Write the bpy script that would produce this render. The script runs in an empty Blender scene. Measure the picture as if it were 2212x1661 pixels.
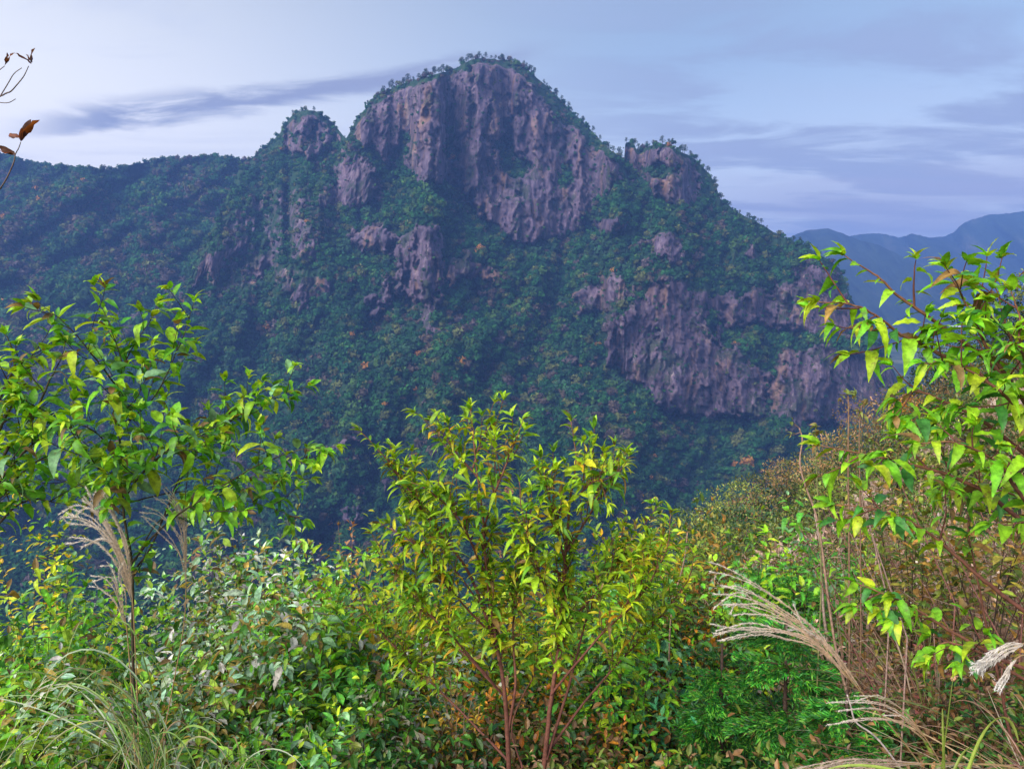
import bpy, math, random
import numpy as np
from mathutils import Vector

rng = np.random.default_rng(7)
random.seed(7)
S = bpy.context.scene
C = S.collection
W0, H0, F0 = 2212.0, 1661.0, 1659.0      # measuring frame of the photograph, focal length in its units
PITCH = math.atan(170.5 / F0)

# ------------------------------------------------------------------ camera
cam = bpy.data.objects.new("camera", bpy.data.cameras.new("camera"))
C.objects.link(cam); S.camera = cam
cam.data.lens = 27.0; cam.data.sensor_width = 36.0
cam.data.clip_start = 0.05; cam.data.clip_end = 40000
cam.location = (0, 0, 0)
cam.rotation_euler = (math.pi / 2 - PITCH, 0, 0)

# ------------------------------------------------------------------ light
SUN_EL, SUN_AZ = math.radians(38), math.radians(-138)     # azimuth from +Y, negative = left
EXPOSURE = 0.72
S.view_settings.view_transform = 'Standard'
S.view_settings.look = 'None'
S.view_settings.exposure = EXPOSURE
S.view_settings.gamma = 1.0
sun = bpy.data.objects.new("sun", bpy.data.lights.new("sun", 'SUN'))
C.objects.link(sun)
sun.data.energy = 3.6; sun.data.angle = math.radians(50); sun.data.color = (1.0, 0.95, 0.90)
sd = Vector((math.sin(SUN_AZ) * math.cos(SUN_EL), math.cos(SUN_AZ) * math.cos(SUN_EL), math.sin(SUN_EL)))
sun.rotation_euler = sd.to_track_quat('Z', 'Y').to_euler()
sun.location = sd * 50

def cam_dir(u, v):
    """direction of a measured point of the photograph, scaled to y = 1"""
    a = (np.asarray(u, float) - W0 / 2) / F0
    b = (H0 / 2 - np.asarray(v, float)) / F0
    y = math.cos(PITCH) + b * math.sin(PITCH)
    z = -math.sin(PITCH) + b * math.cos(PITCH)
    return a / y, z / y
def at(u, v, y):
    a, t = cam_dir(u, v)
    return np.array([float(a) * y, y, float(t) * y])

# ------------------------------------------------------------------ node helpers
class NT:
    def __init__(s, tree): s.t = tree; s.n = tree.nodes; s.n.clear()
    def new(s, typ, **kw):
        o = s.n.new(typ)
        for k, v in kw.items(): setattr(o, k, v)
        return o
    def link(s, a, b): s.t.links.new(a, b)
    def math(s, op, a, b=None, c=None, clamp=False):
        m = s.new('ShaderNodeMath', operation=op, use_clamp=clamp)
        for i, x in enumerate((a, b, c)):
            if x is None: continue
            if hasattr(x, 'is_output'): s.link(x, m.inputs[i])
            else: m.inputs[i].default_value = x
        return m.outputs[0]
    def mix(s, fac, a, b, blend='MIX'):
        m = s.new('ShaderNodeMix', data_type='RGBA', blend_type=blend)
        for i, x in ((0, fac), (6, a), (7, b)):
            if hasattr(x, 'is_output'): s.link(x, m.inputs[i])
            elif i == 0: m.inputs[0].default_value = x
            else: m.inputs[i].default_value = (x[0], x[1], x[2], 1)
        return m.outputs[2]
    def noise(s, vec, scale, detail=4, rough=0.5, dist=0.0):
        n = s.new('ShaderNodeTexNoise')
        n.inputs['Scale'].default_value = scale; n.inputs['Detail'].default_value = detail
        n.inputs['Roughness'].default_value = rough; n.inputs['Distortion'].default_value = dist
        if vec is not None: s.link(vec, n.inputs['Vector'])
        return n.outputs['Fac']
    def ramp(s, fac, stops, interp='LINEAR'):
        r = s.new('ShaderNodeValToRGB'); r.color_ramp.interpolation = interp
        el = r.color_ramp.elements
        while len(el) < len(stops): el.new(0.5)
        for e, (p, c) in zip(el, stops):
            e.position = p; e.color = (c[0], c[1], c[2], 1) if hasattr(c, '__len__') else (c, c, c, 1)
        s.link(fac, r.inputs[0]); return r.outputs[0]
    def smooth(s, x, lo, hi):
        m = s.new('ShaderNodeMapRange', interpolation_type='SMOOTHSTEP')
        s.link(x, m.inputs[0]); m.inputs[1].default_value = lo; m.inputs[2].default_value = hi
        return m.outputs[0]

# ------------------------------------------------------------------ sky
world = bpy.data.worlds.new("World"); S.world = world; world.use_nodes = True
w = NT(world.node_tree)
sky = w.new('ShaderNodeTexSky', sky_type='NISHITA', sun_disc=False)
sky.sun_elevation = SUN_EL; sky.sun_rotation = SUN_AZ
sky.air_density = 1.0; sky.dust_density = 1.5; sky.ozone_density = 3.0
tc = w.new('ShaderNodeTexCoord')
sep = w.new('ShaderNodeSeparateXYZ'); w.link(tc.outputs['Generated'], sep.inputs[0])
X, Y, Z = sep.outputs
el = w.math('MAXIMUM', Z, 0.0)
# high stratus seen from below: project the direction on a layer
den = w.math('ADD', el, 0.07)
comb = w.new('ShaderNodeCombineXYZ')
w.link(w.math('DIVIDE', X, den), comb.inputs[0]); w.link(w.math('DIVIDE', Y, den), comb.inputs[1])
mp = w.new('ShaderNodeMapping'); w.link(comb.outputs[0], mp.inputs[0])
mp.inputs['Rotation'].default_value = (0, 0, math.radians(12)); mp.inputs['Scale'].default_value = (0.8, 1.6, 1)
n1 = w.noise(mp.outputs[0], 1.15, 8, 0.60, 0.5)
leftness = w.smooth(X, -0.12, 0.30)                     # the veil of cloud thickens to the right
veil = w.math('MULTIPLY', w.smooth(n1, 0.42, 0.58), leftness)
veil = w.math('MULTIPLY', veil, w.smooth(w.math('MULTIPLY', el, -1.0), -0.46, -0.20))
top = w.math('MULTIPLY', w.smooth(n1, 0.50, 0.70), 0.45)
# the long dark streak of cloud behind the left peak
az = w.math('DIVIDE', X, w.math('MAXIMUM', Y, 0.05)); elv = w.math('DIVIDE', Z, w.math('MAXIMUM', Y, 0.05))
cl = w.math('MULTIPLY_ADD', az, 0.128, 0.304)
c2 = w.new('ShaderNodeCombineXYZ'); w.link(az, c2.inputs[0]); w.link(elv, c2.inputs[1])
m2 = w.new('ShaderNodeMapping'); w.link(c2.outputs[0], m2.inputs[0])
m2.inputs['Rotation'].default_value = (0, 0, math.radians(-9)); m2.inputs['Scale'].default_value = (3.0, 16.0, 1)
n2 = w.noise(m2.outputs[0], 1.6, 6, 0.6, 0.5)
dd = w.math('ABSOLUTE', w.math('ADD', w.math('SUBTRACT', elv, cl), w.math('MULTIPLY_ADD', n2, 0.07, -0.035)))
band = w.math('SUBTRACT', 1.0, w.smooth(dd, 0.002, 0.024))
band = w.math('MULTIPLY', band, w.smooth(az, -0.68, -0.50))
band = w.math('MULTIPLY', band, w.math('SUBTRACT', 1.0, w.smooth(az, -0.05, 0.10)))
band = w.math('MULTIPLY', band, w.smooth(n2, 0.28, 0.52))
lum = w.new('ShaderNodeRGBToBW'); w.link(sky.outputs[0], lum.inputs[0])
hsv = w.new('ShaderNodeHueSaturation'); w.link(sky.outputs[0], hsv.inputs['Color'])
hsv.inputs['Saturation'].default_value = 0.52
SKYMUL = w.mix(1.0, hsv.outputs[0], (0.90, 1.03, 1.10), 'MULTIPLY')
# thin bright cirrus low on the left, where the day is going
glow = w.math('MULTIPLY', w.math('SUBTRACT', 1.0, w.smooth(X, -0.75, 0.25)), w.math('SUBTRACT', 1.0, w.smooth(el, 0.10, 0.62)))
hor = w.math('SUBTRACT', 1.0, w.smooth(el, 0.02, 0.30))
base = w.mix(w.math('MULTIPLY', hor, 0.75), SKYMUL, (8.6, 8.0, 7.6))
base = w.mix(w.math('MULTIPLY', glow, 0.85), base, (11.5, 10.8, 9.6))
cloudc = (2.5, 2.75, 3.8)
colr = w.mix(w.math('MULTIPLY', veil, 0.72), base, cloudc)
colr = w.mix(w.math('MULTIPLY', top, 0.5), colr, (3.5, 3.9, 5.4))
pink = w.math('MULTIPLY', w.smooth(w.noise(mp.outputs[0], 0.4, 3), 0.5, 0.65), w.math('MULTIPLY', leftness, w.smooth(w.math('MULTIPLY', el, -1.0), -0.30, -0.12)))
colr = w.mix(w.math('MULTIPLY', pink, 0.65), colr, (4.3, 4.3, 5.2))
colr = w.mix(w.math('MULTIPLY', band, 0.95), colr, (2.5, 2.7, 3.7))
bank = w.math('MULTIPLY', w.smooth(az, 0.16, 0.40), w.math('SUBTRACT', 1.0, w.smooth(elv, 0.10, 0.24)))
bank = w.math('MULTIPLY', bank, w.smooth(w.noise(mp.outputs[0], 0.9, 6, 0.55, 0.4), 0.36, 0.56))
colr = w.mix(w.math('MULTIPLY', bank, 0.7), colr, (4.5, 4.25, 4.9))
bg = w.new('ShaderNodeBackground'); w.link(colr, bg.inputs[0]); bg.inputs[1].default_value = 0.10
wo = w.new('ShaderNodeOutputWorld'); w.link(bg.outputs[0], wo.inputs[0])

# ------------------------------------------------------------------ tags and mesh helpers
def tag(o, label=None, cat=None, group=None, kind=None):
    if label: o['label'] = label
    if cat: o['category'] = cat
    if group: o['group'] = group
    if kind: o['kind'] = kind
    return o
def thing(name, loc, label, cat, group=None):
    o = bpy.data.objects.new(name, None); C.objects.link(o)
    o.location = [float(c) for c in loc]; o.empty_display_size = 0.2
    return tag(o, label, cat, group)
def mesh_obj(name, V, faces, mat, parent=None, col=None, smooth=False, attrs=None):
    """V (n,3) world points; faces: list of int arrays (m,k)"""
    V = np.asarray(V, np.float32)
    if parent is not None: V = V - np.array(parent.location, np.float32)
    me = bpy.data.meshes.new(name)
    faces = [np.asarray(f, np.int32) for f in faces if len(f)]
    me.vertices.add(len(V)); me.vertices.foreach_set('co', V.ravel())
    nl = sum(f.size for f in faces); npy = sum(len(f) for f in faces)
    me.loops.add(nl); me.polygons.add(npy)
    me.loops.foreach_set('vertex_index', np.concatenate([f.ravel() for f in faces]))
    tot = np.concatenate([np.full(len(f), f.shape[1], np.int32) for f in faces])
    st = np.concatenate([[0], np.cumsum(tot)[:-1]]).astype(np.int32)
    me.polygons.foreach_set('loop_start', st)
    me.polygons.foreach_set('use_smooth', np.full(npy, smooth, bool))
    me.update(calc_edges=True)
    if col is not None:
        a = me.attributes.new('col', 'FLOAT_COLOR', 'POINT')
        c4 = np.ones((len(V), 4), np.float32); c4[:, :3] = col
        a.data.foreach_set('color', c4.ravel())
    for k, arr in (attrs or {}).items():
        a = me.attributes.new(k, 'FLOAT', 'POINT'); a.data.foreach_set('value', np.asarray(arr, np.float32))
    me.materials.append(mat)
    o = bpy.data.objects.new(name, me); C.objects.link(o)
    if parent is not None: o.parent = parent
    return o
class MB:
    """collects pieces into one mesh"""
    def __init__(s): s.V = []; s.Fa = {}; s.Cl = []; s.n = 0
    def add(s, V, faces, col):
        V = np.asarray(V, float); s.V.append(V)
        c = np.asarray(col, float)
        s.Cl.append(np.broadcast_to(c, V.shape) if c.ndim == 1 else c)
        for f in faces:
            f = np.asarray(f); s.Fa.setdefault(f.shape[1], []).append(f + s.n)
        s.n += len(V)
    def build(s, name, mat, parent=None, smooth=False):
        return mesh_obj(name, np.concatenate(s.V), [np.concatenate(f) for f in s.Fa.values()], mat, parent, np.concatenate(s.Cl), smooth)
def unit(v): return v / np.maximum(np.linalg.norm(v, axis=-1, keepdims=True), 1e-9)

# numpy noise
def _hash(ix, iy, seed):
    h = (ix.astype(np.int64) * 374761393 + iy.astype(np.int64) * 668265263 + seed * 1442695041) & 0xffffffff
    h = ((h ^ (h >> 13)) * 1274126177) & 0xffffffff
    return ((h ^ (h >> 16)) & 0xffff) / 65535.0
def vnoise(x, y, seed=0):
    x = np.asarray(x, float); y = np.asarray(y, float)
    ix, iy = np.floor(x), np.floor(y); fx, fy = x - ix, y - iy
    fx = fx * fx * fx * (fx * (fx * 6 - 15) + 10); fy = fy * fy * fy * (fy * (fy * 6 - 15) + 10)
    a, b = _hash(ix, iy, seed), _hash(ix + 1, iy, seed)
    c, d = _hash(ix, iy + 1, seed), _hash(ix + 1, iy + 1, seed)
    return (a + (b - a) * fx) * (1 - fy) + (c + (d - c) * fx) * fy
def fbm(x, y, seed=0, octv=4, rough=0.5):
    s = 0; a = 1; t = 0
    for i in range(octv):
        s = s + a * vnoise(x * 2 ** i + i * 17.3, y * 2 ** i - i * 9.1, seed + i); t += a; a *= rough
    return s / t
def slabs(x, y, seed=0):
    """fractured rock: every cell of a jittered grid stands at its own depth and tilt"""
    ix, iy = np.floor(x), np.floor(y); best = np.full(np.shape(x), 1e9); out = np.zeros(np.shape(x))
    for dx in (-1, 0, 1):
        for dy in (-1, 0, 1):
            cx, cy = ix + dx, iy + dy
            px, py = cx + _hash(cx, cy, seed), cy + _hash(cx, cy, seed + 7)
            d = (x - px) ** 2 + (y - py) ** 2; m = d < best
            val = _hash(cx, cy, seed + 13) - 0.5 + (x - px) * (_hash(cx, cy, seed + 19) - 0.5) * 0.9 + (y - py) * (_hash(cx, cy, seed + 23) - 0.5) * 0.6
            out = np.where(m, val, out); best = np.where(m, d, best)
    return out
def ss(x, lo, hi):
    t = np.clip((x - lo) / (hi - lo), 0, 1); return t * t * (3 - 2 * t)
def polydist(u, v, poly):
    """signed distance (positive inside) of points to a polygon"""
    p = np.asarray(poly, float); q = np.roll(p, -1, 0)
    best = np.full(u.shape, 1e9); ins = np.zeros(u.shape, bool)
    for (x0, y0), (x1, y1) in zip(p, q):
        dx, dy = x1 - x0, y1 - y0
        t = np.clip(((u - x0) * dx + (v - y0) * dy) / (dx * dx + dy * dy + 1e-9), 0, 1)
        best = np.minimum(best, np.hypot(u - x0 - t * dx, v - y0 - t * dy))
        if y0 != y1:
            c = ((y0 > v) != (y1 > v)) & (u < (x1 - x0) * (v - y0) / (y1 - y0) + x0); ins ^= c
    return np.where(ins, best, -best)

# ------------------------------------------------------------------ materials
def mat_new(name):
    m = bpy.data.materials.new(name); m.use_nodes = True
    return m, NT(m.node_tree)
def leafy(name, trans=0.35, rough=0.42, nscale=30.0, spec=0.5, var=0.35, spots=0.0):
    m, n = mat_new(name)
    a = n.new('ShaderNodeAttribute', attribute_name='col')
    tcn = n.new('ShaderNodeTexCoord')
    f = n.noise(tcn.outputs['Object'], nscale, 3, 0.6)
    c = n.mix(1.0, a.outputs['Color'], n.ramp(f, [(0.3, 1 - var), (0.7, 1 + var)]), 'MULTIPLY')
    if spots: c = n.mix(n.math('MULTIPLY', n.smooth(n.noise(tcn.outputs['Object'], nscale * 0.7, 4, 0.7), 0.60, 0.68), spots), c, (0.20, 0.10, 0.03))
    p = n.new('ShaderNodeBsdfPrincipled'); n.link(c, p.inputs['Base Color'])
    p.inputs['Roughness'].default_value = rough; p.inputs['Specular IOR Level'].default_value = spec
    o = n.new('ShaderNodeOutputMaterial')
    if trans > 0:
        t = n.new('ShaderNodeBsdfTranslucent'); n.link(n.mix(1.0, c, (1.25, 1.15, 0.5), 'MULTIPLY'), t.inputs[0])
        mx = n.new('ShaderNodeMixShader'); mx.inputs[0].default_value = trans
        n.link(p.outputs[0], mx.inputs[1]); n.link(t.outputs[0], mx.inputs[2]); n.link(mx.outputs[0], o.inputs[0])
    else: n.link(p.outputs[0], o.inputs[0])
    return m
M_LEAF = leafy('leaf', 0.34, 0.48, 45.0, 0.42, 0.5, 0.75)
M_BUSH = leafy('bush_leaf', 0.30, 0.42, 20.0, 0.5, 0.5)
M_CROWN = leafy('tree_crown', 0.12, 0.8, 0.6, 0.1, 0.45)
M_BARK = leafy('bark', 0.0, 0.75, 60.0, 0.3, 0.4)
M_STRAW = leafy('straw', 0.25, 0.5, 40.0, 0.4, 0.25)

def terrain_mat(name, haze_rock=True):
    m, n = mat_new(name)
    tcn = n.new('ShaderNodeTexCoord'); P = tcn.outputs['Object']
    rk = n.new('ShaderNodeAttribute', attribute_name='rock').outputs['Fac']
    stretch = n.new('ShaderNodeMapping'); n.link(P, stretch.inputs[0]); stretch.inputs['Scale'].default_value = (1, 1, 0.20)
    wav = n.noise(P, 0.012, 4, 0.6)
    streak = n.noise(stretch.outputs[0], 0.085, 7, 0.68, 0.6)
    blocks = n.noise(P, 0.05, 8, 0.7)
    c = n.ramp(n.math('ADD', n.math('MULTIPLY', streak, 0.55), n.math('MULTIPLY', n.noise(P, 0.11, 8, 0.72), 0.45)), [(0.37, (0.035, 0.024, 0.034)), (0.45, (0.092, 0.064, 0.094)), (0.52, (0.155, 0.106, 0.150)), (0.60, (0.235, 0.165, 0.200)), (0.69, (0.36, 0.28, 0.26))])
    c = n.mix(n.math('MULTIPLY', n.smooth(n.noise(stretch.outputs[0], 0.045, 4, 0.6), 0.52, 0.66), 0.6), c, (0.34, 0.19, 0.10))
    thin = n.new('ShaderNodeMapping'); n.link(P, thin.inputs[0]); thin.inputs['Scale'].default_value = (1, 1, 0.05)
    st1 = n.smooth(n.noise(thin.outputs[0], 0.16, 4, 0.6), 0.60, 0.68); st2 = n.smooth(n.noise(thin.outputs[0], 0.11, 5, 0.6, 0.2), 0.61, 0.70)
    c = n.mix(n.math('MULTIPLY', st1, 0.5), c, (0.38, 0.31, 0.28)); c = n.mix(n.math('MULTIPLY', st2, 0.6), c, (0.045, 0.035, 0.055))
    c = n.mix(n.math('MULTIPLY', n.smooth(wav, 0.45, 0.62), 0.4), c, (0.11, 0.085, 0.135))
    c = n.mix(1.0, c, n.ramp(blocks, [(0.3, 0.45), (0.65, 1.15)]), 'MULTIPLY')
    # moss and shrubs on the ledges of the cliff
    moss = n.math('MULTIPLY', n.smooth(n.noise(P, 0.03, 8, 0.74), 0.52, 0.60), 0.8)
    c = n.mix(moss, c, (0.035, 0.05, 0.022))
    g = n.ramp(n.noise(P, 0.10, 6, 0.7), [(0.32, (0.008, 0.026, 0.012)), (0.52, (0.022, 0.060, 0.022)), (0.64, (0.050, 0.070, 0.025)), (0.76, (0.09, 0.07, 0.045))])
    edge = n.math('ADD', rk, n.math('MULTIPLY_ADD', blocks, 0.9, -0.45))
    c = n.mix(n.smooth(edge, 0.28, 0.44), g, c)
    p = n.new('ShaderNodeBsdfPrincipled'); n.link(c, p.inputs['Base Color'])
    p.inputs['Roughness'].default_value = 0.9; p.inputs['Specular IOR Level'].default_value = 0.15
    b = n.new('ShaderNodeBump'); b.inputs['Strength'].default_value = 0.8; b.inputs['Distance'].default_value = 4.0
    n.link(n.math('ADD', streak, blocks), b.inputs['Height']); n.link(b.outputs[0], p.inputs['Normal'])
    o = n.new('ShaderNodeOutputMaterial'); n.link(p.outputs[0], o.inputs[0])
    return m
M_ROCK = terrain_mat('mountain_ground')

def slope_mat(name, stops, scale, bump=0.1, bdist=0.1):
    m, n = mat_new(name)
    tcn = n.new('ShaderNodeTexCoord'); P = tcn.outputs['Object']
    f = n.noise(P, scale, 7, 0.65)
    c = n.ramp(f, stops)
    p = n.new('ShaderNodeBsdfPrincipled'); n.link(c, p.inputs['Base Color']); p.inputs['Roughness'].default_value = 0.95
    p.inputs['Specular IOR Level'].default_value = 0.1
    b = n.new('ShaderNodeBump'); b.inputs['Strength'].default_value = bump; b.inputs['Distance'].default_value = bdist
    n.link(f, b.inputs['Height']); n.link(b.outputs[0], p.inputs['Normal'])
    o = n.new('ShaderNodeOutputMaterial'); n.link(p.outputs[0], o.inputs[0])
    return m
M_SOIL = slope_mat('hillside_soil', [(0.3, (0.012, 0.018, 0.008)), (0.5, (0.035, 0.035, 0.018)), (0.7, (0.09, 0.06, 0.035))], 1.5, 0.6, 0.1)
M_VALLEY = slope_mat('valley_forest', [(0.3, (0.010, 0.022, 0.010)), (0.5, (0.025, 0.045, 0.016)), (0.7, (0.06, 0.06, 0.03))], 0.02, 1.0, 8)
M_FAR = slope_mat('far_hill_forest', [(0.35, (0.012, 0.022, 0.012)), (0.55, (0.03, 0.045, 0.02)), (0.72, (0.10, 0.08, 0.06))], 0.006, 1.0, 40)
M_FIELD = slope_mat('valley_fields', [(0.35, (0.02, 0.04, 0.015)), (0.48, (0.05, 0.07, 0.03)), (0.55, (0.16, 0.17, 0.08)), (0.7, (0.22, 0.19, 0.12))], 0.008, 0.4, 4)

# ------------------------------------------------------------------ mountains
def relief(name, sky_pts, vb, y0, slope_fn, noise_fn, mat, du=3.0, rows=240, back=0.9, rockmask=None, jag=2.0, seed=0, back_rows=14):
    sp = np.array(sky_pts, float)
    u = np.arange(sp[0, 0], sp[-1, 0] + du, du)
    vs = np.interp(u, sp[:, 0], sp[:, 1])
    vs = vs + (fbm(u / 14, u * 0, seed + 50, 4, 0.6) - 0.5) * jag * 2
    k = np.linspace(0, 1, rows) ** 0.95
    U = np.repeat(u[None], rows, 0)
    Vv = vb + (vs[None] - vb) * k[:, None]
    a, t = cam_dir(U, Vv)
    R = rockmask(U, Vv) if rockmask else np.zeros_like(U)
    R = R * ss(Vv - vs[None], 2, 16)
    s = slope_fn(U, Vv, R)
    for _ in range(3):                                        # keep the depth steps of neighbours together
        s = (np.roll(s, 1, 1) + s + np.roll(s, -1, 1)) / 3
    s = np.maximum(s, t + 0.12)
    dln = np.zeros_like(t); dln[1:] = np.diff(t, axis=0) / (0.5 * (s[1:] + s[:-1]) - 0.5 * (t[1:] + t[:-1]))
    ln = np.cumsum(np.clip(dln, 0, 0.2), 0)
    y0a = y0(u) if callable(y0) else np.full_like(u, y0)
    ln = ln + noise_fn(U, Vv, R)
    Yd = y0a[None] * np.exp(ln)
    V = np.stack([a * Yd, Yd, t * Yd], -1)
    # the far side
    crest = V[-1]
    bk = []
    for j in range(1, back_rows + 1):
        d = 12.0 * j ** 1.7
        p = crest.copy(); dirv = np.stack([a[-1], np.ones_like(u)], -1); dirv = dirv / np.linalg.norm(dirv, axis=1, keepdims=True)
        p[:, :2] += dirv * d; p[:, 2] -= d * back * ss(np.full_like(u, float(j)), -1, 4) + (fbm(u / 40, u * 0 + j, seed + 9) - .5) * d * 0.2
        bk.append(p)
    V = np.concatenate([V, np.array(bk)], 0)
    nr, nc = V.shape[:2]
    idx = np.arange(nr * nc).reshape(nr, nc)
    q = np.stack([idx[:-1, :-1], idx[:-1, 1:], idx[1:, 1:], idx[1:, :-1]], -1).reshape(-1, 4)
    Rf = np.concatenate([R, np.zeros((back_rows, nc))], 0)
    o = mesh_obj(name, V.reshape(-1, 3), [q], mat, None, None, True, {'rock': Rf.ravel()})
    tag(o, kind='structure')
    return dict(obj=o, u=u, U=U, V=Vv, P=V[:rows], R=R, vs=vs, crest=crest)

ROCKS = [
 ([(750,300),(785,242),(860,190),(960,160),(1040,130),(1110,140),(1180,215),(1250,290),(1330,352),(1345,400),(1290,425),(1262,480),(1205,520),(1130,528),(1070,495),(1015,445),(1000,400),(930,395),(870,370),(800,325)], 1.0),
 ([(690,445),(715,380),(745,325),(790,350),(825,400),(832,440),(765,455)], 0.85),
 ([(862,505),(900,482),(940,495),(958,540),(957,620),(935,668),(890,665),(862,620),(848,570)], 1.0),
 ([(745,495),(830,485),(865,510),(850,560),(790,545),(750,520)], 0.8),
 ([(960,565),(1010,545),(1080,590),(1075,612),(1020,600),(965,625)], 0.75),
 ([(1348,340),(1352,304),(1378,322),(1450,308),(1505,345),(1518,435),(1480,442),(1430,445),(1398,405),(1356,380)], 1.0),
 ([(1216,645),(1290,592),(1345,588),(1380,615),(1330,672),(1250,680)], 0.8),
 ([(1300,735),(1308,690),(1395,630),(1440,600),(1475,598),(1520,640),(1545,700),(1560,755),(1650,745),(1670,900),(1600,905),(1520,900),(1430,880),(1370,830),(1310,785)], 1.15),
 ([(1545,660),(1640,625),(1740,590),(1800,575),(1835,640),(1850,720),(1760,725),(1640,700),(1560,720)], 0.95),
 ([(1660,750),(1790,745),(1950,790),(1960,860),(1890,920),(1760,920),(1670,900)], 1.1),
 ([(1400,505),(1465,495),(1482,550),(1445,578),(1408,552)], 0.8),
 ([(1600,560),(1625,520),(1640,560),(1628,600)], 0.8), ([(1660,540),(1675,535),(1680,590),(1665,590)], 0.8),
 ([(1750,560),(1800,590),(1790,640),(1760,640)], 0.7),
 ([(598,320),(620,268),(655,240),(700,256),(738,292),(720,330),(660,345)], 0.62), ([(470,480),(540,420),(640,400),(725,430),(700,560),(620,640),(520,650),(430,640)], 0.37), ([(250,640),(330,560),(400,520),(420,600),(330,680)], 0.4),
 ([(860,700),(880,660),(960,660),(1000,700),(930,740)], 0.42), ([(1480,660),(1560,600),(1740,560),(1800,600),(1700,640),(1540,680)], 0.68),
 ([(1270,480),(1300,470),(1360,475),(1350,495),(1290,510)], 0.7),
 ([(410,625),(440,560),(520,505),(560,500),(470,590)], 0.9), ([(520,590),(560,550),(600,545),(560,610)], 0.85),
 ([(625,650),(660,605),(720,600),(710,650),(650,670)], 0.8), ([(790,640),(850,600),(850,650),(800,690)], 0.85),
 ([(1165,880),(1185,865),(1200,880),(1185,900)], 0.6), ([(720,1100),(780,1085),(800,1130),(740,1140)], 0.6),
 ([(690,960),(760,930),(790,950),(720,985)], 0.55), ([(840,1080),(810,1000),(860,1040)], 0.5),
]
GULLY = [[(845,330),(880,270),(905,300),(880,380)], [(1050,300),(1110,300),(1150,360),(1120,400),(1090,390),(1075,340)],
         [(1195,360),(1230,350),(1245,400),(1205,420)], [(1540,640),(1600,640),(1720,600),(1700,570),(1560,560)],
         [(1600,740),(1680,735),(1690,790),(1650,800),(1590,770)], [(1360,380),(1420,350),(1480,370),(1420,395)],
         [(960,250),(1000,300),(985,380),(960,330)]]
def rockmask(u, v):
    wu = u + (fbm(u / 26, v / 26, 11, 5, 0.65) - 0.5) * 62; wv = v + (fbm(u / 26, v / 26, 23, 5, 0.65) - 0.5) * 50
    R = np.zeros_like(u)
    for poly, s in ROCKS:
        R = np.maximum(R, ss(polydist(wu, wv, poly), -8, 14) * s)
    for poly in GULLY:
        R = R - ss(polydist(wu, wv, poly), -8, 10) * 0.85
    R = R - ss(fbm(u / 20, v / 30, 31, 4), 0.60, 0.72) * 0.4       # shrubs hold on here and there
    return np.clip(R, 0, 1)
def m_slope(u, v, R):
    s = 0.74 + 0.3 * (fbm(u / 90, v / 60, 3, 3) - 0.5) + R * 2.9 * (0.25 + 1.2 * fbm(u / 30, v / 9, 29, 4, 0.6))
    s = s - 0.45 * ss(v, 1150, 1350)
    s = s + 0.30 * ss(500 - u, 0, 160) * ss(1000 - v, 0, 200)
    return s
def m_noise(u, v, R):
    big = (fbm(u / 170 + v / 500, v / 260, 5, 4) - 0.5) * 0.20 * (1 - 0.65 * R)
    mid = (1 - np.abs(2 * fbm(u / 46 + v / 150, v / 150, 8, 4) - 1)) * 0.055
    rib = np.abs(2 * fbm(u / 17, v / 80, 13, 5, 0.6) - 1)
    fine = np.abs(2 * fbm(u / 8, v / 14, 17, 4, 0.7) - 1)
    fade = ss(v, 0, 1) * 1.0
    wu = u + (fbm(u / 30, v / 30, 51, 3) - 0.5) * 24
    return (big + mid * (1 - 0.85 * R)) * fade + R * (rib * 0.014 + fine * 0.004 + slabs(wu / 26, v / 120, 33) * 0.022 + slabs(wu / 11, v / 46, 37) * 0.011)
SKY_MAIN = [(-160,1010),(60,880),(200,790),(330,700),(395,640),(430,560),(470,470),(500,400),(528,347),(545,342),(560,325),(590,303),(603,290),(615,268),(632,248),(655,238),(680,240),(700,252),(720,265),(735,285),(748,298),
 (765,268),(785,240),(800,215),(830,200),(858,184),(900,172),(940,162),(980,150),(1005,135),(1030,128),(1070,128),(1110,134),(1140,150),(1165,172),(1200,205),(1230,237),(1265,268),(1300,307),(1328,332),(1348,344),(1351,308),(1368,310),(1376,326),(1400,318),(1420,312),(1450,310),(1462,326),(1490,336),(1510,352),(1532,374),(1546,402),(1556,430),(1600,462),(1640,482),(1690,512),(1740,532),(1790,562),(1815,582),(1826,612),(1838,645),(1870,690),(1905,745),(1930,800),(1960,860),(2000,950),(2060,1050)]
MT = relief('mountain', SKY_MAIN, 1500, lambda u: 350 + 0.10 * np.abs(u - 1000), m_slope, m_noise, M_ROCK, 2.6, 460, 0.9, rockmask, 3.0, 1)

SKY_LEFT = [(-200,300),(-60,318),(0,333),(40,345),(100,358),(170,361),(240,367),(290,355),(350,345),(400,342),(460,338),(510,343),(560,352),(640,400),(720,480)]
def l_noise(u, v, R):
    d = (u + v * 1.35)
    return (1 - np.abs(2 * fbm(d / 190, (u - v) / 700, 41, 4) - 1)) * 0.15 - 0.06 + (fbm(u / 90, v / 70, 44, 5, 0.6) - 0.5) * 0.16
LH = relief('left_hill', SKY_LEFT, 1250, 520, lambda u, v, R: 0.62 + 0.2 * fbm(u / 80, v / 80, 43, 3), l_noise, M_ROCK, 4.0, 260, 0.7, None, 1.5, 3)

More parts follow.
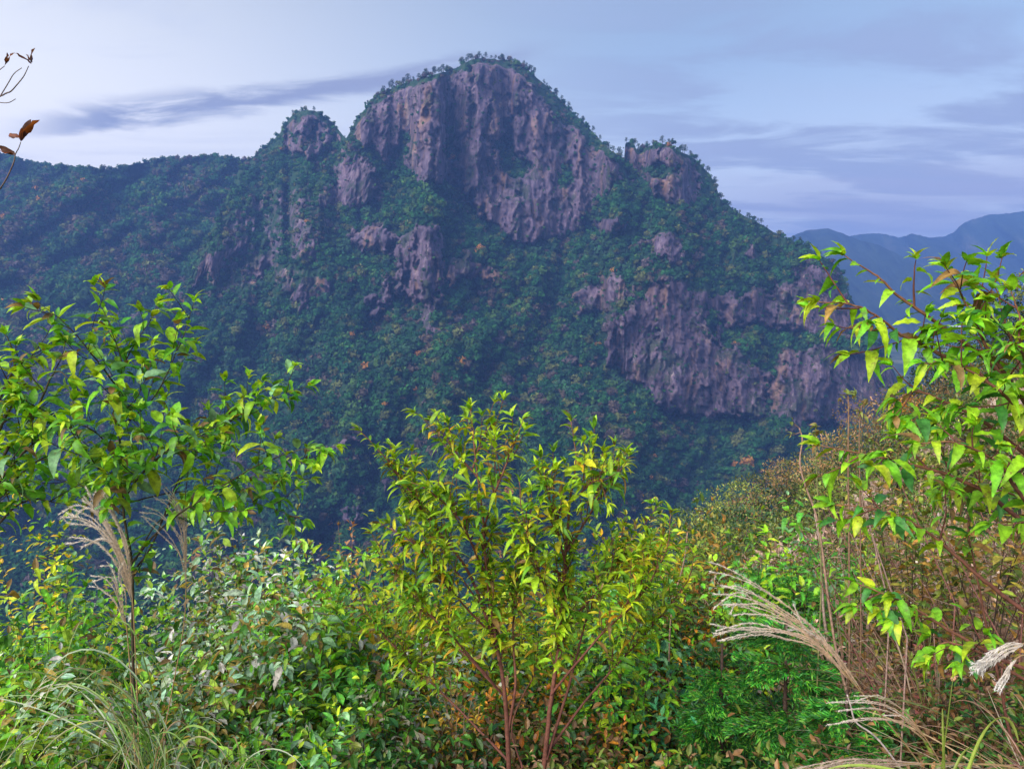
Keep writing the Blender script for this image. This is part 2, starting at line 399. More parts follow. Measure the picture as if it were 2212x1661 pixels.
SKY_F1 = [(1560,560),(1640,535),(1700,515),(1740,498),(1790,494),(1820,505),(1860,520),(1900,530),(1960,560),(2060,600),(2200,640),(2420,690)]
SKY_F2 = [(1700,540),(1800,520),(1850,508),(1880,503),(1900,504),(1940,513),(1970,505),(2010,514),(2040,512),(2062,500),(2085,480),(2130,465),(2180,461),(2212,458),(2300,450),(2500,470)]
def f_noise(u, v, R):
    return (1 - np.abs(2 * fbm((u - v * 0.9) / 110, (u + v) / 500, 61, 4) - 1)) * 0.16
relief('far_hill', SKY_F1, 760, 1700, lambda u, v, R: 0.45 + 0 * u, f_noise, M_FAR, 6.0, 70, 0.5, None, 1.5, 5, 8)
relief('far_hill', SKY_F2, 740, 2150, lambda u, v, R: 0.5 + 0 * u, f_noise, M_FAR, 6.0, 70, 0.5, None, 3.0, 6, 8)
SKY_T = [(1700,760),(1790,722),(1850,705),(1900,688),(1950,672),(2010,676),(2080,694),(2160,700),(2212,690),(2450,680)]
TR = relief('valley_terrace', SKY_T, 850, 1150, lambda u, v, R: 0.03 + 0.25 * ss(704 - v, 0, 20), lambda u, v, R: (fbm(u / 60, v / 20, 71, 3) - 0.5) * 0.05, M_FIELD, 6.0, 60, 0.2, None, 1.0, 7)

# the valley floor, out to the horizon
vf = []
gx = np.linspace(-4400, 4400, 41); gy = np.concatenate([np.linspace(-380, 2000, 40), np.linspace(2200, 5200, 30)])
GX, GY = np.meshgrid(gx, gy)
GZ = -182 + (fbm(GX / 400, GY / 400, 81, 3) - 0.5) * 8
idx = np.arange(GX.size).reshape(GX.shape)
q = np.stack([idx[:-1, :-1], idx[:-1, 1:], idx[1:, 1:], idx[1:, :-1]], -1).reshape(-1, 4)
tag(mesh_obj('ground', np.stack([GX, GY, GZ], -1).reshape(-1, 3), [q], M_VALLEY, None, None, True), kind='structure')

# ------------------------------------------------------------------ forest on the slopes (uncountable: stuff)
def ico(sub):
    import bmesh
    bm = bmesh.new(); bmesh.ops.create_icosphere(bm, subdivisions=sub, radius=1.0)
    V = np.array([v.co[:] for v in bm.verts]); Fc = np.array([[v.index for v in f.verts] for f in bm.faces]); bm.free()
    return V, Fc
ICO2, ICO2F = ico(2); ICO1, ICO1F = ico(1)
def crowns(P, r, col, k=40, seed=0, shape=1.0):
    """tree crowns seen from far: a dark core wrapped in k leaf masses facing every way"""
    g = np.random.default_rng(seed); n = len(P); nv = len(ICO1)
    r = np.asarray(r)[:, None, None]
    st = (0.85 + 0.35 * g.random((n, 1, 3))) * np.array([1, 1, shape])
    V = ICO1[None] * (0.70 + 0.2 * g.random((n, nv, 1))) * r * st + P[:, None]
    F1 = (ICO1F[None] + (np.arange(n) * nv)[:, None, None]).reshape(-1, 3)
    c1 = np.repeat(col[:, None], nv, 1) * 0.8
    d = unit(g.normal(size=(n, k, 3))); d[..., 2] = np.where(d[..., 2] < -0.3, -d[..., 2], d[..., 2])
    cen = d * r * (0.78 + 0.34 * g.random((n, k, 1))) * st + P[:, None]
    nn = unit(d + g.normal(size=(n, k, 3)) * 0.55)
    e1 = unit(np.cross(nn, unit(g.normal(size=(n, k, 3))))); e2 = np.cross(nn, e1)
    sz = r * (0.22 + 0.24 * g.random((n, k, 1)))
    T = np.stack([cen + e1 * sz, cen - e1 * sz * 0.6 + e2 * sz * 0.8, cen - e1 * sz * 0.5 - e2 * sz * 0.8], 2)
    c2 = np.repeat((col[:, None] * (0.72 + 0.56 * g.random((n, k, 1))))[:, :, None], 3, 2)
    F2 = np.arange(n * k * 3).reshape(-1, 3) + n * nv
    return np.concatenate([V.reshape(-1, 3), T.reshape(-1, 3)]), np.concatenate([F1, F2]), np.concatenate([c1.reshape(-1, 3), c2.reshape(-1, 3)])
FP = np.array([(0.016,0.072,0.022),(0.028,0.105,0.024),(0.060,0.125,0.024),(0.030,0.080,0.034),(0.105,0.120,0.030),(0.095,0.070,0.050),(0.10,0.075,0.075),(0.38,0.17,0.03)])
def forest(name, Tn, n, seed, sub, rad, pal_bias, k_rock):
    g = np.random.default_rng(seed)
    nr, nc = Tn['U'].shape
    i = g.integers(0, nr, n); j = g.integers(0, nc, n)
    # even density over the picture of the slope, thinned with distance
    rowh = np.abs(Tn['V'][-1] - Tn['V'][0]); w1 = rowh[j] / rowh.max()
    y = Tn['P'][i, j, 1]; acc = w1 * np.clip(y / y.max(), 0, 1) ** 1.6
    keep = (g.random(n) < acc) & (g.random(n) > np.clip(Tn['R'][i, j] * 1.15, 0, 1) * k_rock)
    i, j = i[keep], j[keep]
    P = Tn['P'][i, j].copy(); R = Tn['R'][i, j]; uu, vv = Tn['U'][i, j], Tn['V'][i, j]
    m = len(P); print('CREST', name, m, Tn['crest'][:,2].max(), Tn['P'][...,1].max())
    r = rad * (0.5 + 1.15 * g.random(m) ** 1.8) * (1 - 0.68 * np.clip(R * 1.8, 0, 1))
    crest = i > nr - 14
    r = np.where(crest, r * 0.6, r)
    P[:, 2] += r * 0.35; P[:, :2] += (g.random((m, 2)) - .5) * 4
    zone = fbm(uu / 70, vv / 70, seed, 3)
    x = g.random(m)
    idx = np.zeros(m, int)
    brown = np.clip(ss(zone, 0.47, 0.66) + 0.45 * ss(-vv, -330, -200) + 0.45 * (R > 0.12), 0, 1)
    idx = np.where(x < 0.35, 0, np.where(x < 0.62, 1, np.where(x < 0.78, 3, np.where(x < 0.93, 2, 4))))
    y2 = g.random(m)
    idx = np.where(y2 < brown * 0.62 * np.maximum(pal_bias, ss(-vv, -360, -180)), np.where(g.random(m) < 0.5, 5, np.where(g.random(m) < 0.55, 4, 6)), idx)
    idx = np.where(g.random(m) < 0.004, 7, idx)
    col = FP[idx] * (0.78 + 0.44 * g.random((m, 1))) * (0.7 + 0.6 * fbm(uu / 25, vv / 25, seed + 5, 3))[:, None]
    V, Fc, cc = crowns(P, r, col, sub, seed, 0.85)
    return tag(mesh_obj(name, V, [Fc], M_CROWN, None, cc, False), 'dense evergreen and autumn forest covering the slopes below the rocky peak' if name == 'mountain_forest' else 'blue shaded forest covering the long ridge left of the peak', 'forest', kind='stuff')
forest('mountain_forest', MT, 100000, 101, 32, 3.7, 0.45, 0.76)
forest('ridge_forest', LH, 52000, 102, 26, 4.4, 0.9, 0)
# forest on the valley floor at the foot of the slopes
g = np.random.default_rng(5); n = 11000
py = 230 + 720 * g.random(n); px_ = (-0.75 + 1.3 * g.random(n)) * py
Pv = np.stack([px_, py, -180 + 2 * g.random(n)], -1)
rv = 4.5 + 4 * g.random(n)
ci = g.choice(len(FP), n, p=[.34,.26,.12,.16,.05,.04,.025,.005])
Vv_, Fv_, Cv_ = crowns(Pv, rv, FP[ci] * (0.7 + 0.6 * g.random((n, 1))), 30, 6)
tag(mesh_obj('valley_forest', Vv_, [Fv_], M_CROWN, None, Cv_, False), 'dark forest on the valley floor between the near slope and the peak', 'forest', kind='stuff')
# ------------------------------------------------------------------ the slope the camera stands on
def soft(x): return np.logaddexp(0, x * 1.2) / 1.2
def ground_z(x, y):
    x = np.asarray(x, float); y = np.asarray(y, float)
    yy = np.maximum(y, 0)
    z = -1.6 - 0.50 * yy + 0.70 * soft(x - 0.5) * ss(y, -2, 6)
    z = z - 0.22 * np.maximum(yy - 18, 0) * ss(6 - x, 0, 12)
    z = z - 0.85 * np.maximum(yy - 66 + 0.25 * np.minimum(x, 60), 0) * ss(yy, 40, 90)
    z = z - 0.35 * np.maximum(x - 46, 0)
    z = z + (fbm(x / 5, y / 5, 91, 4) - 0.5) * 0.9 * ss(y, 1, 8) + (fbm(x / 18, y / 18, 92, 3) - 0.5) * 3 * ss(y, 10, 30)
    z = z - 1.1 * ss(y, 2.4, 5) * ss(x, -0.5, 2) - 1.6 * ss(y, 18, 35) * ss(x, 3, 10)
    return np.maximum(z, -190)
gx = np.concatenate([np.linspace(-260, -42, 30), np.linspace(-40, 70, 150), np.linspace(73, 260, 30)])
gy = np.concatenate([np.linspace(-12, 30, 80), np.linspace(31, 120, 90), np.linspace(124, 330, 30)])
GX, GY = np.meshgrid(gx, gy)
idx = np.arange(GX.size).reshape(GX.shape)
q = np.stack([idx[:-1, :-1], idx[:-1, 1:], idx[1:, 1:], idx[1:, :-1]], -1).reshape(-1, 4)
tag(mesh_obj('hillside', np.stack([GX, GY, ground_z(GX, GY)], -1).reshape(-1, 3), [q], M_SOIL, None, None, True), kind='structure')

# ------------------------------------------------------------------ leaves
def leaf_template(rows, width, droop, fold, wav=0.0, serr=0.0, peak=0.42, curl=0.0):
    """leaf of length 1 along x, width along y, z up; returns verts and faces"""
    V = [(0, 0, 0)]
    for i in range(1, rows + 1):
        t = i / (rows + 1)
        wd = width * 0.5 * (math.sin(math.pi * t ** (math.log(0.5) / math.log(peak)))) ** 0.8
        wd *= 1 + serr * (1 if i % 2 else -1)
        z = -droop * t * t
        xx = t - droop * 0.28 * t ** 3
        wz = wav * math.sin(i * 2.1)
        V += [(xx, -wd, z + fold * wd + wz - curl * wd * wd * 6), (xx, 0, z), (xx, wd, z + fold * wd - wz - curl * wd * wd * 6)]
    V.append((1 - droop * 0.28, 0, -droop * 1.05))
    tri, quad = [(0, 1, 2), (0, 2, 3)], []
    for i in range(rows - 1):
        a = 1 + 3 * i; b = a + 3
        quad += [(a, b, b + 1, a + 1), (a + 1, b + 1, b + 2, a + 2)]
    a = 1 + 3 * (rows - 1); e = len(V) - 1
    tri += [(a, e, a + 1), (a + 1, e, a + 2)]
    return np.array(V, float), np.array(tri), np.array(quad).reshape(-1, 4)
T_OVAL = [leaf_template(5, 0.42, d, f, 0.012, 0.04, 0.40) for d, f in ((0.30, 0.4), (0.50, 0.35), (0.75, 0.45), (0.12, 0.5))]
T_LANCE = [leaf_template(5, 0.27, d, f, 0.01, 0.0, 0.38) for d, f in ((0.30, 0.5), (0.45, 0.4), (0.60, 0.35), (0.10, 0.5))]
T_BROAD = [leaf_template(9, 0.40, d, f, 0.012, 0.06, 0.34) for d, f in ((0.35, 0.45), (0.55, 0.4), (0.80, 0.4), (0.20, 0.35))]
T_OVAL += [leaf_template(5, w_, d, f, 0.03, 0.06, p_) for w_, d, f, p_ in ((0.34, 0.45, 0.7, 0.36), (0.48, 0.2, 0.15, 0.46), (0.38, 0.9, 0.3, 0.4))]
T_LANCE += [leaf_template(5, w_, d, f, 0.03, 0.04, p_) for w_, d, f, p_ in ((0.24, 0.4, 0.9, 0.4), (0.33, 0.25, 0.2, 0.42), (0.26, 0.95, 0.4, 0.36))]
T_BROAD += [leaf_template(9, w_, d, f, 0.03, 0.08, p_) for w_, d, f, p_ in ((0.32, 0.5, 0.8, 0.34), (0.46, 0.3, 0.15, 0.38), (0.36, 1.0, 0.35, 0.33))]
T_SMALL = [leaf_template(2, 0.44, d, f, 0, 0, 0.45) for d, f in ((0.15, 0.4), (0.4, 0.3), (0.0, 0.5))]
T_TINY = [leaf_template(1, 0.5, d, f, 0, 0, 0.5) for d, f in ((0.2, 0.4), (0.0, 0.6))]
T_NEEDLE = [leaf_template(1, 0.20, d, 0.3, 0, 0, 0.5) for d in (0.1, 0.35)]
T_DRY = [leaf_template(5, 0.30, d, f, 0.05, 0.0, 0.45, 1.5) for d, f in ((0.3, 1.0), (0.5, 0.8))]
UP = np.array([0, 0, 1.0])
def add_leaves(mb, tmpl, P, D, Sz, col, g, roll=0.5, shade=0.25):
    """P origins, D directions, Sz lengths, col (n,3)"""
    D = unit(D); n = len(P)
    side = unit(np.cross(D, UP + g.normal(size=(n, 3)) * 0.02)); nz = np.cross(side, D)
    a = g.normal(size=(n, 1)) * roll
    s2 = side * np.cos(a) + nz * np.sin(a); n2 = -side * np.sin(a) + nz * np.cos(a)
    pick = g.integers(0, len(tmpl), n)
    for k, (TV, tr, qd) in enumerate(tmpl):
        m = pick == k
        if not m.any(): continue
        p, d, s, z, L = P[m], D[m], s2[m], n2[m], Sz[m]
        V = p[:, None] + L[:, None, None] * (TV[None, :, 0:1] * d[:, None] + TV[None, :, 1:2] * s[:, None] + TV[None, :, 2:3] * z[:, None])
        nv = len(TV); off = (np.arange(m.sum()) * nv)[:, None, None]
        fs = [(tr[None] + off).reshape(-1, 3)]
        if len(qd): fs.append((qd[None] + off).reshape(-1, 4))
        c = col[m][:, None] * (1 + shade * (TV[None, :, 0:1] - 0.5) * g.normal(size=(m.sum(), 1, 1)))
        # the midrib is paler than the blade
        rib = (np.abs(TV[:, 1]) < 1e-6).astype(float)[None, :, None]
        c = c * (1 + 0.25 * rib)
        mb.add(V.reshape(-1, 3), fs, np.clip(c, 0.003, 0.9).reshape(-1, 3))
def catmull(pts, n=10):
    p = np.asarray(pts, float)
    p = np.concatenate([[2 * p[0] - p[1]], p, [2 * p[-1] - p[-2]]])
    out = []
    for i in range(1, len(p) - 2):
        t = np.linspace(0, 1, n, endpoint=False)[:, None]
        a, b, c, d = p[i - 1], p[i], p[i + 1], p[i + 2]
        out.append(0.5 * ((2 * b) + (-a + c) * t + (2 * a - 5 * b + 4 * c - d) * t ** 2 + (-a + 3 * b - 3 * c + d) * t ** 3))
    out.append(p[-2][None])
    return np.concatenate(out)
def tube(mb, pts, r0, r1, col, sides=5, col2=None):
    p = np.asarray(pts, float); n = len(p)
    T = unit(np.gradient(p, axis=0))
    ref = np.array([0.3, 0.9, 0.1]); s = unit(np.cross(T, ref)); b = np.cross(T, s)
    a = np.linspace(0, 2 * math.pi, sides, endpoint=False)
    r = np.linspace(r0, r1, n)[:, None, None]
    V = p[:, None] + r * (np.cos(a)[None, :, None] * s[:, None] + np.sin(a)[None, :, None] * b[:, None])
    i = np.arange(n * sides).reshape(n, sides)
    q = np.stack([i[:-1], np.roll(i[:-1], -1, 1), np.roll(i[1:], -1, 1), i[1:]], -1).reshape(-1, 4)
    c = np.array(col, float)
    if col2 is not None:
        k = np.linspace(0, 1, n)[:, None, None]; c = np.broadcast_to(c * (1 - k) + np.array(col2) * k, V.shape).reshape(-1, 3)
    mb.add(V.reshape(-1, 3), [q, i[-1][None, ::-1] if sides < 5 else i[-1][None]], c)
def walk(pts):
    seg = np.linalg.norm(np.diff(pts, axis=0), axis=1); L = np.concatenate([[0], np.cumsum(seg)])
    T = unit(np.gradient(pts, axis=0)); return L, T
def pal(g, n, P, wts=None, jit=0.25):
    P = np.asarray(P, float); dull = (g.random((n, 1)) < 0.05); i = g.choice(len(P), n, p=None if wts is None else np.array(wts) / sum(wts))
    return np.where(dull, np.array([0.20, 0.12, 0.04]), P[i]) * (1 + (g.random((n, 1)) - 0.5) * 2 * jit) * (1 + (g.random((n, 3)) - .5) * 0.12)

# real leaf colours
G_BRIGHT = [(0.146, 0.396, 0.018), (0.259, 0.491, 0.018), (0.065, 0.245, 0.024), (0.362, 0.491, 0.02), (0.173, 0.34, 0.143)]
G_YEL = [(0.411, 0.546, 0.016), (0.273, 0.449, 0.016), (0.508, 0.469, 0.018), (0.117, 0.284, 0.018), (0.537, 0.313, 0.018)]
G_MID = [(0.068, 0.212, 0.022), (0.119, 0.281, 0.022), (0.034, 0.128, 0.024), (0.221, 0.323, 0.022), (0.136, 0.238, 0.132)]
G_DARK = [(0.022, 0.10, 0.020), (0.040, 0.15, 0.022), (0.08, 0.21, 0.022), (0.16, 0.20, 0.03)]
G_WHITE = [(0.083, 0.253, 0.032), (0.158, 0.369, 0.026), (0.37, 0.486, 0.315), (0.481, 0.457, 0.42), (0.277, 0.437, 0.042), (0.222, 0.369, 0.231), (0.37, 0.262, 0.053)]
G_OLIVE = [(0.20, 0.26, 0.030), (0.13, 0.19, 0.025), (0.32, 0.28, 0.04), (0.08, 0.14, 0.025), (0.36, 0.19, 0.04)]
ORANGE = [(0.58, 0.22, 0.016), (0.46, 0.15, 0.02), (0.62, 0.35, 0.022), (0.30, 0.12, 0.03)]
BROWN = [(0.26, 0.13, 0.045), (0.32, 0.18, 0.09), (0.16, 0.08, 0.035), (0.16, 0.20, 0.03), (0.09, 0.18, 0.03)]
PINK = [(0.42, 0.28, 0.20), (0.30, 0.18, 0.12), (0.24, 0.12, 0.08), (0.50, 0.39, 0.31), (0.38, 0.23, 0.17), (0.22, 0.22, 0.05), (0.12, 0.20, 0.03), (0.34, 0.20, 0.05)]
STEM_RED, STEM_DK, STEM_TAN = (0.16, 0.055, 0.040), (0.050, 0.032, 0.022), (0.36, 0.22, 0.15)

def leaf_up(mb, pts, g, tmpl, size, palette, spacing, f0=0.2, wts=None, droopdir=0.15, spread=1.0, twigs=None, planar=False, tip=True, tw=None):
    """alternate leaves along a shoot, larger in the middle, a tuft at the tip; tw = (mesh of stems, colour)"""
    L, T = walk(pts); tot = L[-1]
    s = np.arange(f0 * tot, tot, spacing); s = s + (g.random(len(s)) - 0.5) * spacing * 0.5
    s = np.clip(s, 0, tot)
    if len(s) == 0: return
    P = np.stack([np.interp(s, L, pts[:, k]) for k in range(3)], -1)
    D = unit(np.stack([np.interp(s, L, T[:, k]) for k in range(3)], -1))
    n = len(s)
    if planar: ang = np.where(np.arange(n) % 2 == 0, 0, math.pi) + g.normal(size=n) * 0.35
    else: ang = np.arange(n) * 2.4 + g.random() * 6 + g.normal(size=n) * 0.3
    ref = UP * 1.0 + np.array([0.01, 0.02, 0]); e1 = unit(np.cross(D, ref)); e2 = np.cross(e1, D)
    lat = e1 * np.cos(ang)[:, None] + e2 * np.sin(ang)[:, None]
    fr = s / tot
    dirs = unit(D * (0.45 + 0.5 * fr[:, None] ** 3) + lat * spread + np.array([0, 0, -droopdir]) + g.normal(size=(n, 3)) * 0.14)
    sz = size * (0.55 + 0.5 * np.sin(np.pi * np.clip(fr, 0.05, 0.93))) * (0.5 + 0.75 * g.random(n))
    add_leaves(mb, tmpl, P + dirs * sz[:, None] * 0.08, dirs, sz, pal(g, n, palette, wts), g, 0.35)
    if tip:
        k = 5; d = unit(D[-1] * 1.0 + g.normal(size=(k, 3)) * 0.45 + np.array([0, 0, 0.15]))
        add_leaves(mb, tmpl, np.repeat(pts[-1][None], k, 0), d, size * (0.45 + 0.35 * g.random(k)), pal(g, k, [palette[1], palette[0], palette[min(3, len(palette) - 1)]]), g, 0.5)
def shoot(g, p, d, length, bend=0.2, n=6):
    d = unit(np.asarray(d, float)); q = [p]
    for i in range(n):
        d = unit(d + np.array([0, 0, bend / n]) + g.normal(size=3) * 0.07); q.append(q[-1] + d * length / n)
    return catmull(q, 4)

def hero(name, label, cat, base, branches, g, tmpl, size, palette, wts=None, stem=STEM_RED, r0=0.012, spacing=0.03, twig_n=6, twig_len=0.28, fmax=0.93, rise=0.25, along=0.75, planar=False, droop=0.15, f0=0.3, spread=1.0, group=None, leafcol=None):
    """branches: list of (points, radius factor, leaf start fraction, twigs)"""
    root = thing(name, base, label, cat, group)
    st, lf = MB(), MB()
    for pts3, rf, lf0, nt in branches:
        pts = catmull(pts3, 8)
        pts = pts + np.cumsum(g.normal(size=pts.shape) * 0.0012, 0)
        tube(st, pts, r0 * rf, r0 * 0.16, stem, 6, np.array(stem) * 1.3 + np.array([0.02, 0.03, 0]))
        leaf_up(lf, pts, g, tmpl, size, palette, spacing, lf0, wts, droop, spread, planar=planar)
        L, T = walk(pts)
        for k in range(nt):
            f = lf0 + (fmax - lf0) * (k + g.random()) / max(nt, 1)
            s = f * L[-1]
            p = np.array([np.interp(s, L, pts[:, c]) for c in range(3)]); t = np.array([np.interp(s, L, T[:, c]) for c in range(3)])
            side = unit(np.cross(t, g.normal(size=3)))
            ln = twig_len * (0.5 + 0.8 * g.random()) * (1.12 - 0.9 * f * (1 if rise > 0.5 else 0.78))
            tp = shoot(g, p, t * along + side * 0.85 + np.array([0, -0.0, 0.6 * rise]), ln, rise)
            tube(st, tp, r0 * 0.22 * rf + 0.001, 0.0012, stem, 4)
            leaf_up(lf, tp, g, tmpl, size * 0.92, palette, spacing * 0.95, 0.12, wts, droop, spread, planar=planar)
    st.build('stem', M_BARK, root, True)
    lf.build('foliage', M_LEAF, root, True)
    return root
def PX(y, pts):
    """points given as (u, v[, depth offset])"""
    return np.array([at(p[0], p[1], y + (p[2] if len(p) > 2 else 0)) for p in pts])
def footed(pts3, foot):
    return np.concatenate([[foot], pts3])

# ---- tall sapling on the left
g = np.random.default_rng(11)
fx, fy = at(302, 1700, 3.0)[:2]; foot = np.array([fx, fy, float(ground_z(fx, fy))])
B = [
 (footed(PX(3.0, [(300,1661),(291,1500),(287,1350),(284,1220),(264,1090),(258,960),(255,880),(262,790),(238,715),(205,625)]), foot), 1.5, 0.62, 10),
 (PX(3.0, [(258,925),(330,865,.05),(372,790,.1),(400,720,.12),(424,645,.15)]), 0.7, 0.15, 5),
 (PX(3.0, [(256,840),(190,750,-.1),(130,690,-.15),(75,648,-.2)]), 0.6, 0.2, 4),
 (PX(3.0, [(262,800),(295,735,.1),(340,665,.15)]), 0.5, 0.1, 4),
 (PX(3.0, [(285,1215),(345,1140,-.1),(430,1075,-.2),(530,1010,-.2),(640,965,-.25),(722,955,-.3)]), 0.8, 0.30, 9),
 (PX(3.0, [(288,1240),(335,1160,.1),(395,1010,.15),(470,925,.2),(560,865,.2),(662,826,.2)]), 0.8, 0.42, 11),
 (PX(3.0, [(345,1130),(420,980,.1),(500,890,.2),(566,822,.25)]), 0.6, 0.35, 6),
 (PX(3.0, [(262,1060),(210,1010,-.2),(170,950,-.3),(150,900,-.35)]), 0.6, 0.2, 5),
 (PX(3.0, [(264,1090),(310,1020,-.15),(360,980,-.25),(430,930,-.3)]), 0.6, 0.2, 6),
 (PX(3.0, [(285,1220),(350,1120,.3),(470,1060,.4),(600,1010,.5),(700,980,.5)]), 0.7, 0.3, 7),
 (PX(3.0, [(262,1050),(255,1000,-.2),(215,985,-.3)]), 0.5, 0.1, 5),
 (PX(3.0, [(260,980),(200,930,-.15),(120,900,-.2),(60,880,-.2)]), 0.5, 0.2, 6),
 (PX(3.0, [(268,1110),(200,1060,.1),(130,1040,.1),(70,1050,.1)]), 0.5, 0.2, 6),
 (PX(3.0, [(262,1080),(330,1000,-.2),(400,950,-.25),(480,940,-.25)]), 0.6, 0.2, 7),
 (PX(3.0, [(256,900),(300,850,-.1),(330,780,-.1)]), 0.4, 0.1, 4),
 (PX(3.0, [(264,1090),(400,1060,.1),(540,1080,.15),(660,1120,.2)]), 0.6, 0.3, 7),
]
hero('broadleaf_sapling', 'tall slender sapling with lime green leaves rising above the grass plumes at the left', 'sapling', foot, B, g, T_OVAL, 0.086, G_BRIGHT, [3, 3, 2.6, 1.8, 2.2], STEM_DK, 0.0056, 0.024, 6, 0.26, 0.93, 0.3, 0.75, False, 0.1, 0.3)

# ---- shrub reaching in at the left edge
g = np.random.default_rng(12)
fx, fy = -2.75, 2.9; foot = np.array([fx, fy, float(ground_z(fx, fy))])
B = [
 (footed(PX(2.8, [(-120,1500),(-60,1150),(-10,940),(30,850),(20,760),(5,718)]), foot), 1.3, 0.6, 9),
 (PX(2.8, [(-60,1150),(20,960),(80,880),(120,800),(150,815)]), 0.7, 0.35, 7),
 (PX(2.8, [(-100,1200),(60,1010,.1),(130,1000,.1),(190,1110,.1)][:3]), 0.7, 0.2, 6),
 (PX(2.8, [(-80,1160),(-10,1050),(40,990),(110,930),(160,870)]), 0.7, 0.3, 7),
 (PX(2.8, [(-80,1260),(0,1130,.1),(60,1080,.1),(140,1090,.1)]), 0.6, 0.3, 4),
 (PX(2.8, [(-60,1000),(-10,880),(30,800),(90,770)]), 0.6, 0.3, 9),
]
hero('broadleaf_shrub', 'leafy lime green shrub cut off by the left edge, left of the tall sapling', 'shrub', foot, B, g, T_OVAL, 0.090, G_BRIGHT, [3, 3, 2.2, 2.2, 1.2], STEM_DK, 0.010, 0.034, 6, 0.24, 0.93, 0.3, 0.75, False, 0.1)

# ---- two-stemmed shrub in the centre
g = np.random.default_rng(13)
fx, fy = at(1120, 1800, 3.4)[:2]; foot = np.array([fx, fy, float(ground_z(fx, fy))])
def yb(pts, y=3.4): return PX(y, pts)
B = [
 (footed(yb([(1096,1661),(1085,1500),(1062,1370),(1044,1230),(1036,1100),(1022,1000),(1008,888)]), foot), 1.5, 0.55, 16),
 (footed(yb([(1172,1661),(1192,1500),(1212,1360),(1224,1200),(1236,1080),(1248,1000),(1238,912)]), foot), 1.5, 0.55, 16),
 (yb([(1096,1600),(1112,1480),(1108,1350,.1),(1125,1200,.15),(1150,1100,.2)]), 0.8, 0.5, 9),
 (yb([(1062,1370),(1010,1230),(930,1120,.1),(860,1020,.1),(812,960,.1),(775,925,.1)]), 0.9, 0.4, 12),
 (yb([(1040,1150),(1075,1050,-.1),(1105,975,-.1),(1130,905,-.1)]), 0.6, 0.25, 5),
 (yb([(1226,1190),(1280,1100,.1),(1320,1040,.1),(1352,975,.1)]), 0.7, 0.25, 7),
 (yb([(1180,1640),(1235,1460,.1),(1270,1330,.2),(1350,1200,.25),(1420,1100,.25)]), 0.8, 0.45, 10),
 (yb([(1062,1370),(980,1280,-.1),(900,1180,-.15),(820,1130,-.15)]), 0.6, 0.3, 9),
 (yb([(1030,1030),(985,975,.1),(955,930,.1)]), 0.5, 0.1, 4),
 (yb([(1022,1010),(1040,950,.1),(1062,915,.1)]), 0.5, 0.1, 3),
 (yb([(1212,1360),(1160,1230,-.2),(1130,1120,-.25),(1120,1040,-.25)]), 0.6, 0.3, 9),
 (yb([(1224,1230),(1200,1120,-.1),(1180,1040,-.1),(1170,985,-.1)]), 0.6, 0.3, 7),
 (yb([(1085,1500),(990,1400,.1),(900,1330,.2),(830,1290,.2)]), 0.6, 0.3, 9),
 (yb([(1212,1360),(1300,1270,.1),(1390,1210,.1),(1470,1180,.15)]), 0.6, 0.3, 8),
 (yb([(1044,1230),(1000,1130,-.15),(930,1060,-.2),(890,1040,-.2)]), 0.6, 0.3, 7),
 (yb([(1236,1080),(1290,1040,-.15),(1310,1090,-.2)]), 0.4, 0.2, 5),
 (yb([(1172,1640),(1290,1480,.2),(1400,1360,.3),(1480,1260,.3),(1500,1200,.3)]), 0.7, 0.4, 10),
 (yb([(1096,1640),(980,1520,.2),(880,1420,.3),(800,1330,.3),(770,1260,.3)]), 0.7, 0.4, 10),
 (yb([(1192,1500),(1290,1380,-.1),(1380,1290,-.1),(1440,1190,-.1),(1450,1110,-.1)]), 0.6, 0.35, 10),
 (yb([(1085,1500),(1000,1400,-.1),(900,1290,-.1),(840,1210,-.1),(810,1150,-.1)]), 0.6, 0.35, 10),
 (yb([(1060,1340),(960,1200,.2),(900,1100,.2),(880,1010,.2),(885,980,.2)]), 0.5, 0.3, 7),
 (yb([(1130,1660),(1110,1560,.3),(1180,1420,.3),(1240,1350,.3)]), 0.6, 0.6, 4),
]
B = [(p_, a_, b_, int(n_ * 1.9)) for p_, a_, b_, n_ in B]
hero('willow_leaved_shrub', 'yellow green shrub with narrow drooping leaves and two long reddish stems standing in the centre', 'shrub', foot, B, g, T_LANCE, 0.092, G_YEL, [3, 3.2, 1.4, 2.2, 0.5], STEM_RED, 0.0095, 0.022, 6, 0.31, 0.78, 0.9, 0.9, False, 0.02)

